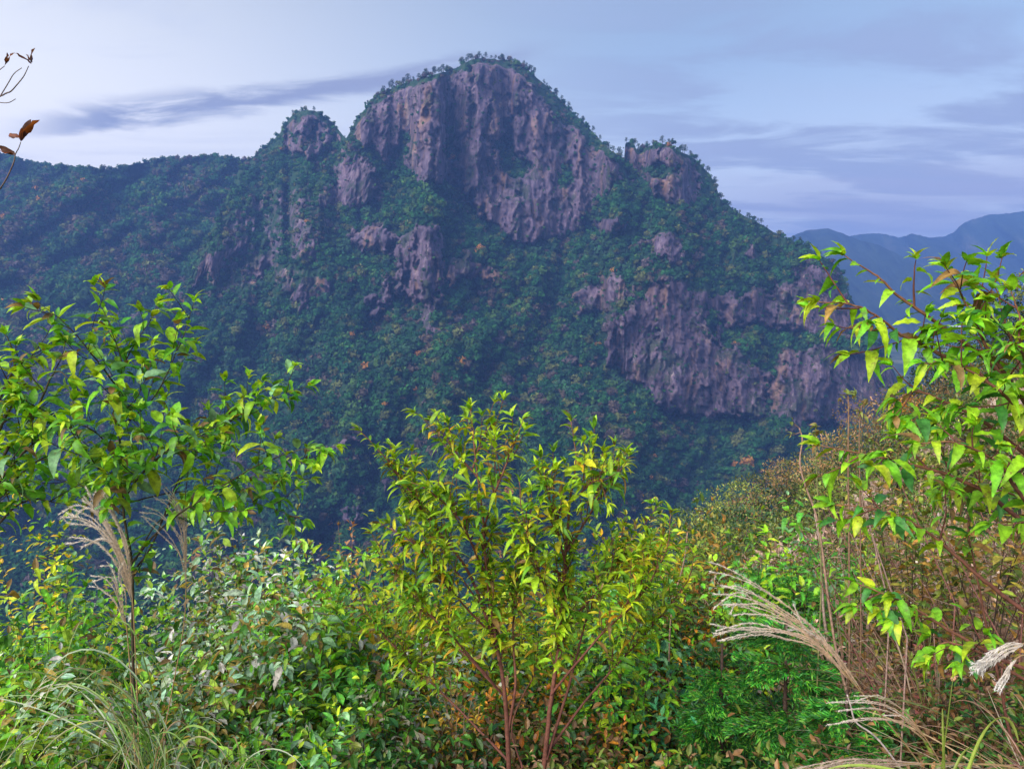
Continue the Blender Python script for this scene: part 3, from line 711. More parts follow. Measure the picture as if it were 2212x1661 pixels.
# ---- shrub hanging in from the right
g = np.random.default_rng(14)
fx, fy = 2.35, 2.6; foot = np.array([fx, fy, float(ground_z(fx, fy))])
r = lambda pts, y=2.4: PX(y, pts)
B = [
 (footed(r([(2420,1500),(2340,1100),(2240,900),(2150,790),(2060,722),(1965,655),(1900,600),(1828,553)]), foot), 1.5, 0.62, 6),
 (r([(2240,900),(2170,810,-.1),(2120,730,-.1),(2085,660,-.1),(2040,590,-.1)]), 0.8, 0.35, 9),
 (r([(2260,950),(2140,830),(2030,770),(1940,720,-.05),(1860,665,-.1),(1765,652,-.1)]), 0.9, 0.5, 7),
 (r([(2400,1420),(2212,1320),(2100,1240),(2000,1160),(1900,1115),(1800,1098)]), 1.0, 0.62, 5),
 (r([(2420,1500),(2212,1440),(2060,1360),(1960,1300),(1860,1262)]), 1.0, 0.68, 6),
 (r([(2400,1300),(2230,1150),(2100,1050),(1960,1000),(1850,975),(1775,962)]), 1.0, 0.45, 7),
 (r([(2460,1620),(2260,1500),(2140,1420),(2050,1385),(2020,1400)]), 0.9, 0.74, 6),
 (r([(2240,900),(2200,780,.1),(2175,700,.1),(2150,610,.1)]), 0.7, 0.3, 7),
 (r([(2300,1050),(2150,930),(2060,880),(1980,850),(1940,870)]), 0.8, 0.4, 8),
 (r([(2300,1000),(2180,870,-.2),(2080,800,-.2),(1990,790,-.25)]), 0.8, 0.4, 8),
 (r([(2260,900),(2210,760,-.2),(2205,680,-.2),(2190,620,-.2)]), 0.6, 0.3, 7),
 (r([(2380,1250),(2230,1100,-.2),(2150,1000,-.25),(2060,960,-.3),(1980,960,-.3)]), 0.8, 0.35, 8),
 (r([(2380,1250),(2260,1120,.2),(2160,1060,.2),(2040,1060,.2)]), 0.8, 0.4, 6),
 (r([(2200,1660),(2160,1480),(2120,1300),(2090,1150),(2100,1080)], 2.7), 0.7, 0.8, 2),
]
hero('serrated_leaved_shrub', 'shrub with broad toothed green leaves on dark red branches at the right edge', 'shrub', foot, B, g, T_BROAD, 0.094, [(0.16,0.42,0.018),(0.27,0.52,0.018),(0.06,0.23,0.04),(0.40,0.52,0.02),(0.34,0.18,0.05)], [3, 3.4, 1.6, 1.6, 0.25], STEM_RED, 0.009, 0.036, 6, 0.25, 0.93, 0.1, 0.75, True, 0.22)

# ---- bare twigs with withered leaves, top left
g = np.random.default_rng(15)
root = thing('withered_twig', at(-60, 700, 1.5), 'bare twigs with curled brown leaves against the sky at the upper left edge', 'twig')
st, lf = MB(), MB()
for pts, r0_ in (([(-90,600),(-70,400),(-40,240),(6,206),(23,198),(37,183),(50,167),(56,156),(62,143)], .0018), ([(0,209),(16,183),(30,160),(47,147)], .0011), ([(-40,240),(-14,216),(0,222),(19,222),(34,214)], .0010),
                ([(-40,190),(-9,160),(0,151),(10,143)], .0011), ([(-70,600),(-14,426),(0,408),(16,382),(30,350),(33,334),(40,321),(45,307)], .0019)):
    tube(st, catmull(PX(1.5, pts), 6), r0_, 0.0007, (0.14, 0.10, 0.085), 5)
for (a, b) in (((68,139),(45,104)), ((69,137),(62,116)), ((10,142),(18,112)), ((47,300),(61,250)), ((44,299),(9,279)), ((45,306),(46,278)), ((34,335),(-6,315))):
    A, Bp = at(*a, 1.5), at(*b, 1.5); L = np.linalg.norm(Bp - A)
    add_leaves(lf, T_DRY, A[None], (Bp - A)[None], np.array([L * 1.15]), np.array([[0.20, 0.055, 0.02]]), g, 0.6)
    add_leaves(lf, T_DRY, A[None], (Bp - A + np.array([0.004, 0.004, 0]))[None], np.array([L]), np.array([[0.10, 0.04, 0.025]]), g, 1.2)
st.build('stem', M_BARK, root, True); lf.build('withered_leaves', M_LEAF, root, True)

# ------------------------------------------------------------------ silver grass
def blade(mb, p0, p1, arch, width, col, g, n=9):
    t = np.linspace(0, 1, n)[:, None]
    mid = (p0 + p1) / 2 + UP * arch
    c = (1 - t) ** 2 * p0 + 2 * t * (1 - t) * mid + t ** 2 * p1
    T = unit(np.gradient(c, axis=0)); s = unit(np.cross(T, UP + g.normal(size=3) * 0.3))
    wd = width * 0.5 * (np.sin(np.pi * np.clip(t * 0.9 + 0.08, 0, 1)) ** 0.6)
    nz = np.cross(s, T)
    V = np.stack([c - s * wd + nz * wd * 0.4, c, c + s * wd + nz * wd * 0.4], 1).reshape(-1, 3)
    i = np.arange(n * 3).reshape(n, 3)
    q = np.concatenate([np.stack([i[:-1, 0], i[1:, 0], i[1:, 1], i[:-1, 1]], -1), np.stack([i[:-1, 1], i[1:, 1], i[1:, 2], i[:-1, 2]], -1)])
    mb.add(V, [q], np.asarray(col, float))
def plume(name, label, y, stem_pts, racemes, g, hair=0.011, thick=0.0022, col=(0.52, 0.40, 0.27), silver=(0.74, 0.66, 0.60), bl=(), bcol=None):
    """feathered head: racemes leave the axis and arch over; every raceme carries silky hairs"""
    sp = catmull(PX(y, stem_pts), 10); thick *= 0.95; hair *= 1.0
    fz = float(ground_z(sp[0, 0], sp[0, 1]))
    root = thing(name, (sp[0, 0], sp[0, 1], min(fz, sp[0, 2])), label, 'grass plume', 'silver grass plumes')
    st, hd, lv = MB(), MB(), MB()
    foot = np.array([sp[0, 0] + 0.02, sp[0, 1], min(fz, sp[0, 2] - 0.05)])
    tube(st, np.concatenate([[foot], sp]), 0.0032, 0.0016, (0.40, 0.26, 0.12), 5)
    racemes = list(racemes) + [[(a_ + g.normal() * 9 * i_ / 3, b_ + g.normal() * 9 * i_ / 3) for i_, (a_, b_) in enumerate(rc_)] for rc_ in racemes for _ in range(1)]
    for rc in racemes:
        c = catmull(PX(y, rc), 8); c = c + np.cumsum(g.normal(size=c.shape) * 0.0006, 0)
        k = np.linspace(0, 1, len(c))[:, None]
        nh = max(2, len(c) // 3); tube(hd, c[:nh + 1], 0.0008, thick, col, 4); tube(hd, c[nh:], thick, thick * 0.5, col, 4, silver)
        L, T = walk(c); n = int(L[-1] / 0.0009); s = (0.12 + 0.88 * g.random(n) ** 0.7) * L[-1]
        P = np.stack([np.interp(s, L, c[:, q]) for q in range(3)], -1); D = unit(np.stack([np.interp(s, L, T[:, q]) for q in range(3)], -1))
        lat = unit(np.cross(D, g.normal(size=(n, 3))))
        d = unit(D * 0.9 + lat * 0.55); hl = hair * (0.4 + 1.3 * g.random((n, 1)) ** 2)
        wv = unit(np.cross(d, g.normal(size=(n, 3)))) * 0.0011
        Vt = np.stack([P - wv, P + wv, P + d * hl], 1)
        cc = np.array(col) * (1 - s[:, None] / L[-1]) + np.array(silver) * s[:, None] / L[-1]
        hd.add(Vt.reshape(-1, 3), [np.arange(n * 3).reshape(-1, 3)], np.repeat(cc * (0.7 + 0.5 * g.random((n, 1))), 3, 0))
    st.build('stem', M_STRAW, root); hd.build('plume_head', M_STRAW, root)
    return root
g = np.random.default_rng(21)
ax = (285, 1240)
plume('silver_grass_plume', 'large silvery plume fanning left across the stem of the tall sapling', 2.7, [(300,1700),(298,1550),(292,1400),(286,1290),(278,1225)],
  [[(284,1290),(268,1210),(235,1140),(190,1062)], [(283,1285),(262,1200),(230,1130),(175,1090),(128,1108)], [(285,1290),(272,1190),(245,1110),(205,1062)], [(284,1300),(262,1215),(215,1150),(165,1120),(132,1118)],
   [(283,1280),(255,1190),(205,1125),(150,1098)], [(284,1300),(255,1220),(205,1170),(150,1160)], [(285,1300),(272,1180),(240,1090),(228,1062)], [(284,1270),(250,1180),(200,1100),(180,1078)], [(285,1280),(262,1210),(225,1165),(178,1180)]], g, 0.012)
plume('silver_grass_plume', 'thin silvery plume bending left, between the tall sapling and the left mass of leaves', 2.9, [(330,1700),(370,1500),(398,1340),(402,1230)],
  [[(402,1260),(398,1170),(380,1100),(352,1060)], [(402,1255),(390,1170),(350,1110),(312,1092)], [(402,1250),(400,1150),(385,1090),(372,1058)], [(402,1260),(385,1190),(340,1130),(306,1112)], [(402,1260),(400,1170),(395,1100),(392,1080)], [(402,1250),(392,1150),(366,1095),(335,1074)]], g, 0.009, 0.0016)
plume('silver_grass_plume', 'small faded plume low against the stem of the tall sapling', 2.6, [(292,1640),(285,1500),(274,1360),(268,1330)],
  [[(270,1345),(255,1290),(230,1250),(200,1242)], [(270,1345),(258,1280),(245,1235),(236,1215)], [(270,1350),(250,1300),(222,1270),(196,1262)], [(270,1340),(262,1280),(256,1240),(255,1215)]], g, 0.008, 0.0016)
plume('silver_grass_plume', 'long silvery plume arching to the left in front of the dark green cedar', 2.3, [(2080,1800),(1980,1640),(1900,1540),(1830,1460),(1790,1415)],
  [[(1800,1425),(1745,1345),(1660,1280),(1590,1245),(1537,1233)], [(1800,1425),(1735,1350),(1660,1300),(1600,1275),(1555,1267)], [(1800,1430),(1730,1355),(1650,1305),(1580,1285),(1540,1283)], [(1805,1435),(1735,1365),(1660,1320),(1600,1305),(1555,1306)],
   [(1810,1440),(1745,1370),(1680,1335),(1620,1325),(1580,1326)], [(1830,1460),(1770,1395),(1700,1365),(1610,1352),(1540,1372)], [(1830,1465),(1760,1390),(1690,1362),(1620,1356),(1545,1366)], [(1830,1462),(1765,1400),(1700,1378),(1640,1370),(1568,1382)],
   [(1840,1470),(1790,1400),(1750,1350),(1715,1325)], [(1850,1480),(1800,1410),(1760,1370),(1730,1350)], [(1850,1475),(1800,1405),(1750,1372),(1700,1350)], [(1860,1490),(1810,1420),(1770,1380),(1740,1362)]], g, 0.0085, 0.0018, (0.60, 0.42, 0.27))
plume('silver_grass_plume', 'sparse straw coloured plume below the long one, near the lower right', 2.2, [(2110,1800),(2060,1700),(2010,1610),(1975,1560)],
  [[(1990,1585),(1940,1535),(1870,1512),(1790,1514)], [(1990,1585),(1940,1545),(1880,1528),(1815,1532)], [(2000,1600),(1950,1565),(1880,1550),(1790,1566)], [(1990,1580),(1950,1535),(1900,1510),(1850,1508)], [(1995,1590),(1955,1550),(1915,1525)]], g, 0.006, 0.0016, (0.46, 0.30, 0.17))
plume('silver_grass_plume', 'fluffy white plume hanging down left at the right edge', 2.1, [(2330,1560),(2270,1430),(2235,1385),(2205,1392)],
  [[(2212,1392),(2180,1395),(2140,1415),(2100,1448)], [(2212,1390),(2185,1392),(2150,1405),(2112,1430)], [(2210,1394),(2175,1402),(2140,1425),(2108,1446)], [(2208,1395),(2180,1405),(2150,1425),(2115,1446)], [(2210,1393),(2170,1398),(2130,1425),(2098,1447)]], g, 0.011, 0.002, (0.60, 0.52, 0.44), (0.74, 0.70, 0.68))
plume('silver_grass_plume', 'short white plume hanging steeply just below the fluffy one at the right edge', 2.1, [(2330,1600),(2260,1440),(2215,1415),(2190,1425)],
  [[(2195,1422),(2180,1440),(2168,1465),(2158,1492)], [(2195,1424),(2184,1445),(2172,1468),(2160,1485)], [(2193,1424),(2176,1445),(2164,1470),(2156,1490)]], g, 0.007, 0.0018, (0.60, 0.52, 0.44), (0.74, 0.70, 0.68))
plume('silver_grass_plume', 'tan plume lying almost flat along the bottom edge at the right', 1.9, [(2300,1700),(2180,1655),(2050,1650),(1950,1648)],
  [[(1990,1648),(1900,1642),(1820,1645),(1720,1662),(1660,1690)], [(1970,1650),(1880,1650),(1800,1655),(1715,1672)], [(1990,1648),(1880,1644),(1790,1655),(1700,1680)], [(1960,1652),(1880,1655),(1810,1662),(1740,1680)], [(1990,1650),(1900,1650),(1830,1660),(1760,1678)]], g, 0.008, 0.0018, (0.42, 0.30, 0.22), (0.55, 0.44, 0.36))

def grass_clump(label, y, root_uv, tips, g, width, cols):
    """blades rise from one tuft, arch over and droop; tips: (u, v, depth offset, rise)"""
    p = at(*root_uv, y); gz = float(ground_z(p[0], p[1])); gz = min(gz, p[2] - 0.1)
    root = thing('silver_grass', (p[0], p[1], gz), label, 'grass clump', 'grass clumps')
    mb = MB()
    for (u, v, dy, rise) in tips:
        e = at(u, v, y + dy); s = np.array([p[0] + g.normal() * 0.03, p[1] + g.normal() * 0.03, p[2]])
        t = np.linspace(0, 1, 14)[:, None]
        c1 = s + (e - s) * 0.18 + UP * rise * 1.25; c2 = s + (e - s) * 0.72 + UP * rise * 1.1
        c = (1 - t) ** 3 * s + 3 * t * (1 - t) ** 2 * c1 + 3 * t ** 2 * (1 - t) * c2 + t ** 3 * e
        c = np.concatenate([[[s[0], s[1], gz]], c]); t = np.concatenate([[[0.0]], t])
        n = len(c)
        T = unit(np.gradient(c, axis=0)); sd_ = unit(np.cross(T, UP + g.normal(size=3) * 0.5)); nz = np.cross(sd_, T)
        wd = width * (0.6 + 0.6 * g.random()) * 0.5 * np.clip(np.sin(np.pi * (t * 0.93 + 0.05)), 0, 1) ** 0.5
        V = np.stack([c - sd_ * wd + nz * wd * .4, c, c + sd_ * wd + nz * wd * .4], 1).reshape(-1, 3)
        i = np.arange(n * 3).reshape(n, 3)
        q = np.concatenate([np.stack([i[:-1, 0], i[1:, 0], i[1:, 1], i[:-1, 1]], -1), np.stack([i[:-1, 1], i[1:, 1], i[1:, 2], i[:-1, 2]], -1)])
        k = np.repeat(t, 3, 0)
        mb.add(V, [q], pal(g, 1, cols)[0] * (1 - 0.3 * k) + np.array([0.35, 0.25, 0.15]) * 0.3 * k)
    mb.build('blades', M_STRAW, root)
g = np.random.default_rng(22)
GB = [(0.20, 0.34, 0.06), (0.30, 0.44, 0.14), (0.14, 0.30, 0.04), (0.48, 0.46, 0.22), (0.42, 0.50, 0.34)]
tips = [(g.uniform(-80, 300), g.uniform(1460, 1760), g.uniform(-0.35, 0.3), g.uniform(0.05, 0.30)) for _ in range(44)]
tips += [(g.uniform(340, 620), g.uniform(1560, 1760), g.uniform(-0.3, 0.3), g.uniform(0.05, 0.22)) for _ in range(14)]
tips += [(60,1640,0,.42),(130,1480,0,.42),(-20,1700,0,.34),(200,1560,.1,.46)]
grass_clump('arching silvery green grass clump at the bottom left corner', 2.1, (335, 1690), tips, g, 0.0052, GB)
tips = [(g.uniform(430, 700), g.uniform(1640, 1760), g.uniform(-.2, .2), g.uniform(0.05, 0.16)) for _ in range(14)]
grass_clump('small grass clump right of the bottom left one, at the bottom edge', 2.0, (470, 1730), tips, g, 0.006, GB)
tips = [(g.uniform(1720, 2200), g.uniform(1480, 1740), g.uniform(-.35, .4), g.uniform(-0.02, 0.16)) for _ in range(60)]
grass_clump('tangled straw and reddish grass clump at the bottom right corner', 2.1, (2290, 1800), tips, g, 0.0045, [(0.36, 0.19, 0.13), (0.46, 0.31, 0.18), (0.28, 0.11, 0.08), (0.20, 0.30, 0.06), (0.52, 0.42, 0.30)])
tips = [(1790, 1660, 0, .06), (1830, 1680, 0, .05), (2060, 1450, 0, .03), (2036, 1530, 0, .02), (2200, 1600, 0, .18), (2120, 1640, 0, .12)]
grass_clump('few broad green grass blades crossing the lower right corner', 1.8, (2045, 1760), tips, g, 0.010, [(0.24, 0.36, 0.03), (0.32, 0.44, 0.05)])

for k_, (u, v, y, lab) in enumerate([(2010, 1560, 3.6, 'dry clump of slanting straw right of the long silvery plume'), (2140, 1440, 4.4, 'dry clump of slanting straw behind the fluffy white plume'), (2240, 1330, 4.2, 'dry straw clump at the right edge below the dark red branches'),
        (1960, 1400, 5.4, 'dry straw clump behind the broad lime leaf cluster'), (2080, 1290, 6.0, 'dry straw clump in the middle of the right hand thickets'), (2230, 1180, 5.6, 'dry straw clump at the right edge beside the toothed leaves'), (1930, 1240, 7.0, 'dry straw clump behind the forked dead stems')]):
    tips = [(u - g.uniform(-60, 330) * 3.6 / y, v - g.uniform(-40, 250) * 3.6 / y, g.uniform(-.5, .5), g.uniform(0.0, 0.22)) for _ in range(70)]
    grass_clump(lab, y, (u, v + 60), tips, g, 0.0058, [(0.46, 0.27, 0.20), (0.56, 0.42, 0.32), (0.30, 0.13, 0.09), (0.24, 0.32, 0.06), (0.38, 0.22, 0.15)])

# ------------------------------------------------------------------ bushes and small trees
def ground_hit(x, y): return float(ground_z(x, y))
def bush(name, label, cat, u, vtop, y, width, palette, wts=None, leaf=0.07, n_twig=70, per=16, tmpl=None, stem=STEM_DK, group=None, seed=0, bare=0.0, height=None, lean=(0, 0), mat=None, shape=0.6, stem_r=0.006, part='foliage', depth=None):
    g = np.random.default_rng(seed * 7 + 1000)
    top = at(u, vtop, y); gz = ground_hit(top[0], top[1])
    h = top[2] - gz
    if h < 0.4: gz = top[2] - 0.8; h = 0.8
    if height and h > height * 1.6: pass
    root = thing(name, (top[0], top[1], gz), label, cat, group)
    st, lf = MB(), MB()
    base = np.array([top[0], top[1], gz])
    dpt = depth or width
    cen = base + np.array([0, 0, h * (1 - shape / 2 * 1.0)]); rad = np.array([width / 2, dpt / 2, h * shape / 2])
    rad[2] = min(rad[2], max(width * 0.75, 0.3)); cen[2] = top[2] - rad[2]
    pal0 = np.array(palette)
    for k in range(n_twig):
        tone = 0.5 + 1.1 * g.random(); palette = pal0[g.permutation(len(pal0))[:max(2, len(pal0) * 2 // 3)]] * tone
        d = unit(g.normal(size=3) + np.array([0, -0.15, 0.35])); rr = (0.55 + 0.55 * g.random() ** 0.6)
        if k % 5 == 0: rr *= 1.15
        end = cen + d * rad * rr
        f = 0.25 + 0.45 * g.random()
        start = base * (1 - f) + (cen + (end - cen) * 0.15) * f + g.normal(size=3) * 0.02
        if k % 4 == 0: start = base + g.normal(size=3) * np.array([0.05, 0.05, 0])
        mid = (start + end) / 2 + np.array([lean[0], 0, 0.12 * h * (0.3 + g.random())]) * 0.5
        pts = catmull([start, mid, end], 5)
        tube(st, pts, stem_r, stem_r * 0.25, stem, 4)
        if g.random() < bare: continue
        leaf_up(lf, pts[len(pts) // 3:], g, tmpl or T_SMALL, leaf, palette, leaf * 0.42 * 16 / per, 0.1, None, 0.25, 1.0, tip=True)
        for q in range(2):
            p = pts[int(len(pts) * (0.5 + 0.4 * g.random()))]
            tp = shoot(g, p, unit(end - start) + unit(g.normal(size=3)) * 0.9, leaf * 4.5, 0.1, 3)
            leaf_up(lf, tp, g, tmpl or T_SMALL, leaf, palette, leaf * 0.42 * 16 / per, 0.1, None, 0.25, 1.0, tip=False)
    st.build('stem' if cat != 'tree' else 'trunk', M_BARK, root)
    if lf.V: lf.build(part if cat != 'tree' else 'crown', mat or M_BUSH, root)
    return root

MIXG = G_MID + [(0.30, 0.20, 0.03)]
bushes = [
 # u, vtop, y, width, palette, leaf, n_twig, label
 (40, 1110, 6.0, 1.9, G_YEL, .075, 60, 'yellowish bush with loose leaves at the left edge below the lime green shrub'),
 (150, 1330, 5.0, 1.2, G_BRIGHT, .075, 60, 'bright green bush low at the left, behind the arching grass clump'),
 (20, 1400, 4.2, 1.2, G_BRIGHT, .07, 70, 'fresh green bush filling the left edge above the bottom corner'),
 (250, 1430, 4.6, 1.2, MIXG, .065, 70, 'mid green bush directly behind the lower stem of the tall sapling'),
 (130, 1530, 3.4, 1.1, G_BRIGHT, .06, 80, 'green bush tangled with the grass clump in the bottom left corner'),
 (420, 1190, 5.6, 1.3, G_WHITE, .08, 70, 'bush with pale leaf undersides between the two left grass plumes'),
 (520, 1130, 5.8, 1.4, G_WHITE, .085, 90, 'bush with pale upturned leaves right of the thin silvery plume'),
 (610, 1180, 5.4, 1.4, G_WHITE, .085, 90, 'whitish green bush beside the dark gap left of the central shrub'),
 (570, 1300, 4.6, 1.4, G_WHITE, .075, 90, 'densely leaved pale bush in the left half, below the whitish green one'),
 (730, 1330, 4.8, 1.1, G_BRIGHT, .075, 70, 'bright green bush just below the dark gap left of the central shrub'),
 (440, 1430, 3.9, 1.3, MIXG, .065, 90, 'mixed green bush with bare twigs right of the sapling stem'),
 (640, 1440, 3.9, 1.3, MIXG, .065, 90, 'dark green leafy bush low in the left half'),
 (350, 1560, 3.1, 1.0, MIXG, .055, 80, 'small green bush at the bottom behind the small grass clump'),
 (560, 1570, 3.2, 1.1, G_MID, .055, 90, 'green bush at the bottom edge left of the central shrub'),
 (790, 1520, 3.5, 1.2, G_DARK + [(.34,.32,.22)], .06, 90, 'dark bush with small pale leaves at the bottom, left of the red stems'),
 (880, 1380, 4.4, 1.2, G_WHITE, .07, 80, 'pale flecked bush left of the lower red stems'),
 (860, 1170, 5.6, 1.1, G_YEL, .085, 60, 'yellow green bush at the left foot of the central crown'),
 (960, 1300, 4.9, 1.3, G_YEL, .08, 80, 'yellow green bush behind the left red stem'),
 (1130, 1230, 5.2, 1.4, G_YEL, .08, 80, 'yellow green bush showing between the two red stems'),
 (1300, 1190, 5.6, 1.4, G_BRIGHT, .08, 80, 'bright green bush behind the right red stem'),
 (1400, 1110, 6.4, 1.3, G_YEL, .085, 70, 'yellow green bush right of the central shrub crown'),
 (1480, 1085, 8.0, 1.3, G_OLIVE, .09, 60, 'olive bush at the foot of the hillside spur, right of the central shrub'),
 (1440, 1270, 6.0, 1.4, G_MID + ORANGE[:1], .08, 80, 'mid green bush left of the dark cedar'),
 (1060, 1480, 4.1, 1.2, G_MID[:2] + BROWN[:2] + ORANGE[:2], .06, 80, 'green and brown bush behind the foot of the red stems'),
 (1290, 1400, 4.6, 1.3, G_MID + [(.04,.14,.07)], .07, 90, 'blue green bush to the right of the right red stem'),
 (1380, 1520, 4.1, 1.2, BROWN[:3] + ORANGE, .055, 80, 'rusty brown bush at the bottom, right of the red stems'),
 (1230, 1560, 3.8, 1.0, BROWN + G_MID[:2], .055, 80, 'brown and green bush at the bottom edge between the red stems and the cedar'),
 (960, 1600, 3.4, 1.0, G_DARK + BROWN[:2], .05, 80, 'dark mixed bush at the bottom edge left of the red stems'),
 (1560, 1180, 7.5, 1.4, ORANGE[:2] + G_OLIVE, .085, 70, 'orange and olive bush above the left end of the long silvery plume'),
 (1520, 1330, 6.0, 1.2, [(.02,.06,.02), (.30,.13,.02), (.05,.08,.02)], .07, 70, 'dark green bush with orange leaves left of the cedar'),
 (1640, 1140, 8.5, 1.6, G_OLIVE, .085, 80, 'olive grey bush on the lower edge of the spur'),
 (1680, 1190, 7.2, 1.5, G_BRIGHT, .08, 80, 'bright green bush above the long silvery plume'),
 (1800, 1180, 7.0, 1.3, G_MID, .08, 70, 'green bush behind the pale dead stems on the right'),
 (1880, 1110, 7.5, 1.6, PINK, .07, 70, 'pinkish brown thicket behind the drooping right hand leaves'),
 (2020, 1060, 7.0, 1.8, PINK, .07, 80, 'pinkish brown thicket in the middle of the right hand slope'),
 (2170, 1120, 5.5, 1.6, PINK, .065, 80, 'pinkish brown thicket against the right edge'),
 (1950, 1270, 5.0, 1.5, PINK, .06, 80, 'dry thicket behind the dark red branches'),
 (2120, 1300, 4.4, 1.4, PINK, .055, 80, 'dry reddish thicket beside the right edge behind the branches'),
 (1880, 1400, 4.2, 1.3, PINK, .055, 80, 'dry thicket right of the long silvery plume'),
 (2050, 1460, 3.6, 1.2, BROWN + [(.28,.08,.07)], .05, 90, 'dark reddish thicket below the hanging leaf cluster on the right'),
 (2180, 1520, 3.2, 1.0, G_DARK + BROWN[:2], .05, 80, 'dark green thicket in the lower right corner'),
 (1900, 1560, 3.3, 1.1, G_DARK + BROWN[:3], .05, 80, 'dark thicket behind the sparse straw coloured plume'),
]
for i, (u, vt, y, wd, p_, lf_, nt, lab) in enumerate(bushes):
    dry = p_ is PINK
    bush('thicket' if dry or 'thicket' in lab else 'bush', lab, 'bush', u, vt, y, wd, p_, None, lf_ * (1.0 if dry else 1.12), nt if not dry else int(nt * 1.9), 13 if not dry else 8, T_SMALL,
         STEM_TAN if dry else STEM_DK, 'bushes below the viewpoint', i + 1, 0.0 if not dry else 0.5, None, (-0.2, 0) if dry else (0, 0), None, 0.75, 0.005)
extra = [
 (60, 1190, 4.4, 0.95, G_BRIGHT, .095, 26, 'young lime green sapling with tiered leaves low at the left edge'),
 (160, 1250, 4.6, 0.8, G_BRIGHT, .09, 22, 'lime green sapling right of the tiered one, left of the sapling stem'),
 (100, 1420, 3.4, 0.9, G_WHITE, .08, 30, 'pale glossy leaved sapling behind the arching grass clump'),
 (560, 1235, 4.2, 0.8, G_WHITE, .095, 26, 'pale leaved shoots standing above the left bushes'),
 (690, 1225, 4.4, 0.7, G_BRIGHT, .10, 20, 'fresh green shoots at the left rim of the dark gap'),
 (745, 1385, 3.9, 0.8, G_BRIGHT, .085, 26, 'bright green shoots left of the lower central shrub'),
 (480, 1380, 3.6, 0.8, G_WHITE, .08, 30, 'pale shoots in the middle of the left bushes'),
 (640, 1540, 3.0, 0.7, G_BRIGHT, .07, 28, 'bright shoots low between grass and central shrub'),
 (1350, 1250, 4.4, 0.9, G_BRIGHT, .08, 28, 'bright green shoots right of the right red stem'),
 (1430, 1400, 4.4, 0.8, [(.05,.24,.10),(.10,.34,.12),(.04,.16,.06)], .08, 28, 'blue green shoots left of the cedars'),
 (1740, 1110, 6.0, 1.0, G_BRIGHT, .11, 26, 'fresh green sapling above the long silvery plume'),
 (1610, 1205, 5.6, 0.7, G_BRIGHT, .10, 16, 'fern like green shoots above the tips of the long silvery plume'),
 (2010, 960, 4.4, 0.7, G_OLIVE, .08, 14, 'olive shoots behind the drooping right hand leaves'),
 (2150, 1010, 4.0, 0.7, G_OLIVE, .08, 14, 'olive shoots beside the right edge'),
 (1950, 1150, 4.6, 0.6, G_OLIVE, .07, 12, 'olive shoots among the dry thickets'),
]
for i, (u, vt, y, wd, p_, lf_, nt, lab) in enumerate(extra):
    bush('leafy_sapling', lab, 'sapling', u, vt, y, wd, p_, None, lf_, nt, 15, T_OVAL if lf_ > .085 else T_SMALL, STEM_DK, 'shoots standing out of the brush', 150 + i, 0, None, (0, 0), M_LEAF, 0.85, 0.004)
# thin orange leaved shrub over the dark gap
bush('autumn_shrub', 'thin shrub with orange brown leaves over the dark gap left of the central shrub', 'shrub', 745, 1135, 7.5, 1.2, [(0.44,0.22,0.06),(0.34,0.14,0.04),(0.42,0.28,0.09)], None, 0.075, 22, 9, T_SMALL, STEM_TAN, None, 90, 0.1)
bush('autumn_shrub', 'little shrub with yellow and orange leaves low beside the left red stem', 'shrub', 985, 1455, 3.7, 0.34, [(0.62,0.48,0.03),(0.60,0.22,0.02),(0.55,0.33,0.03)], None, 0.042, 18, 8, T_SMALL, STEM_TAN, None, 91, 0.0)

# ---- cedar saplings: feathery sprays on drooping limbs
def cedar(label, u, vtop, y, h, width, palette, seed, n_limb=60, group='young cedars'):
    g = np.random.default_rng(seed); top = at(u, vtop, y)
    base = np.array([top[0], top[1], top[2] - h]); root = thing('cedar_sapling', base, label, 'tree', group)
    tr, cr = MB(), MB()
    tube(tr, np.array([base, base + [0.02, 0, h * 0.5], top]), 0.03, 0.006, (0.07, 0.04, 0.03), 6)
    pal0 = np.array(palette)
    for k in range(n_limb):
        palette = pal0 * (0.35 + 1.3 * g.random())
        f = g.random() ** 0.8; z = f * h * 0.97
        az_ = g.random() * 6.28; L = width * 0.5 * (1 - f) ** 0.9 * (0.45 + 0.85 * g.random()) + 0.06
        d = np.array([math.cos(az_), math.sin(az_), 0.35])
        p = base + np.array([0, 0, z]); pts = catmull([p, p + d * L * 0.5, p + d * L * np.array([1, 1, 0.4])], 6)
        tube(tr, pts, 0.006, 0.002, (0.09, 0.06, 0.03), 4)
        LL, T = walk(pts)
        for s in np.arange(0.15, 1.0, 0.055):
            for sg in (-1, 1):
                q = np.array([np.interp(s * LL[-1], LL, pts[:, c]) for c in range(3)])
                sd_ = unit(np.cross(d, UP)) * sg
                m = 17
                dd = unit(unit(d) * 0.7 + sd_ * 0.8 + np.array([0, 0, -0.12]))
                tt = np.linspace(0, 1, m)[:, None]; sl = 0.17 * width * (1.1 - s * 0.6)
                P = q + dd * tt * sl + np.array([0, 0, -0.05]) * tt ** 2
                add_leaves(cr, T_NEEDLE, P, dd + g.normal(size=(m, 3)) * 0.38, 0.036 * (0.6 + 0.7 * g.random(m)), pal(g, m, palette), g, 0.8)
    tr.build('trunk', M_BARK, root, True); cr.build('crown', M_BUSH, root)
CG = [(0.030, 0.20, 0.022), (0.060, 0.30, 0.028), (0.015, 0.11, 0.018), (0.15, 0.38, 0.035)]
cedar('dark green young cedar at the bottom between the brown bushes and the dry thicket', 1700, 1330, 3.8, 2.5, 1.5, CG, 301, 90)
cedar('young cedar at the bottom just left of the larger dark one', 1560, 1390, 4.0, 2.1, 1.1, CG, 302, 70)
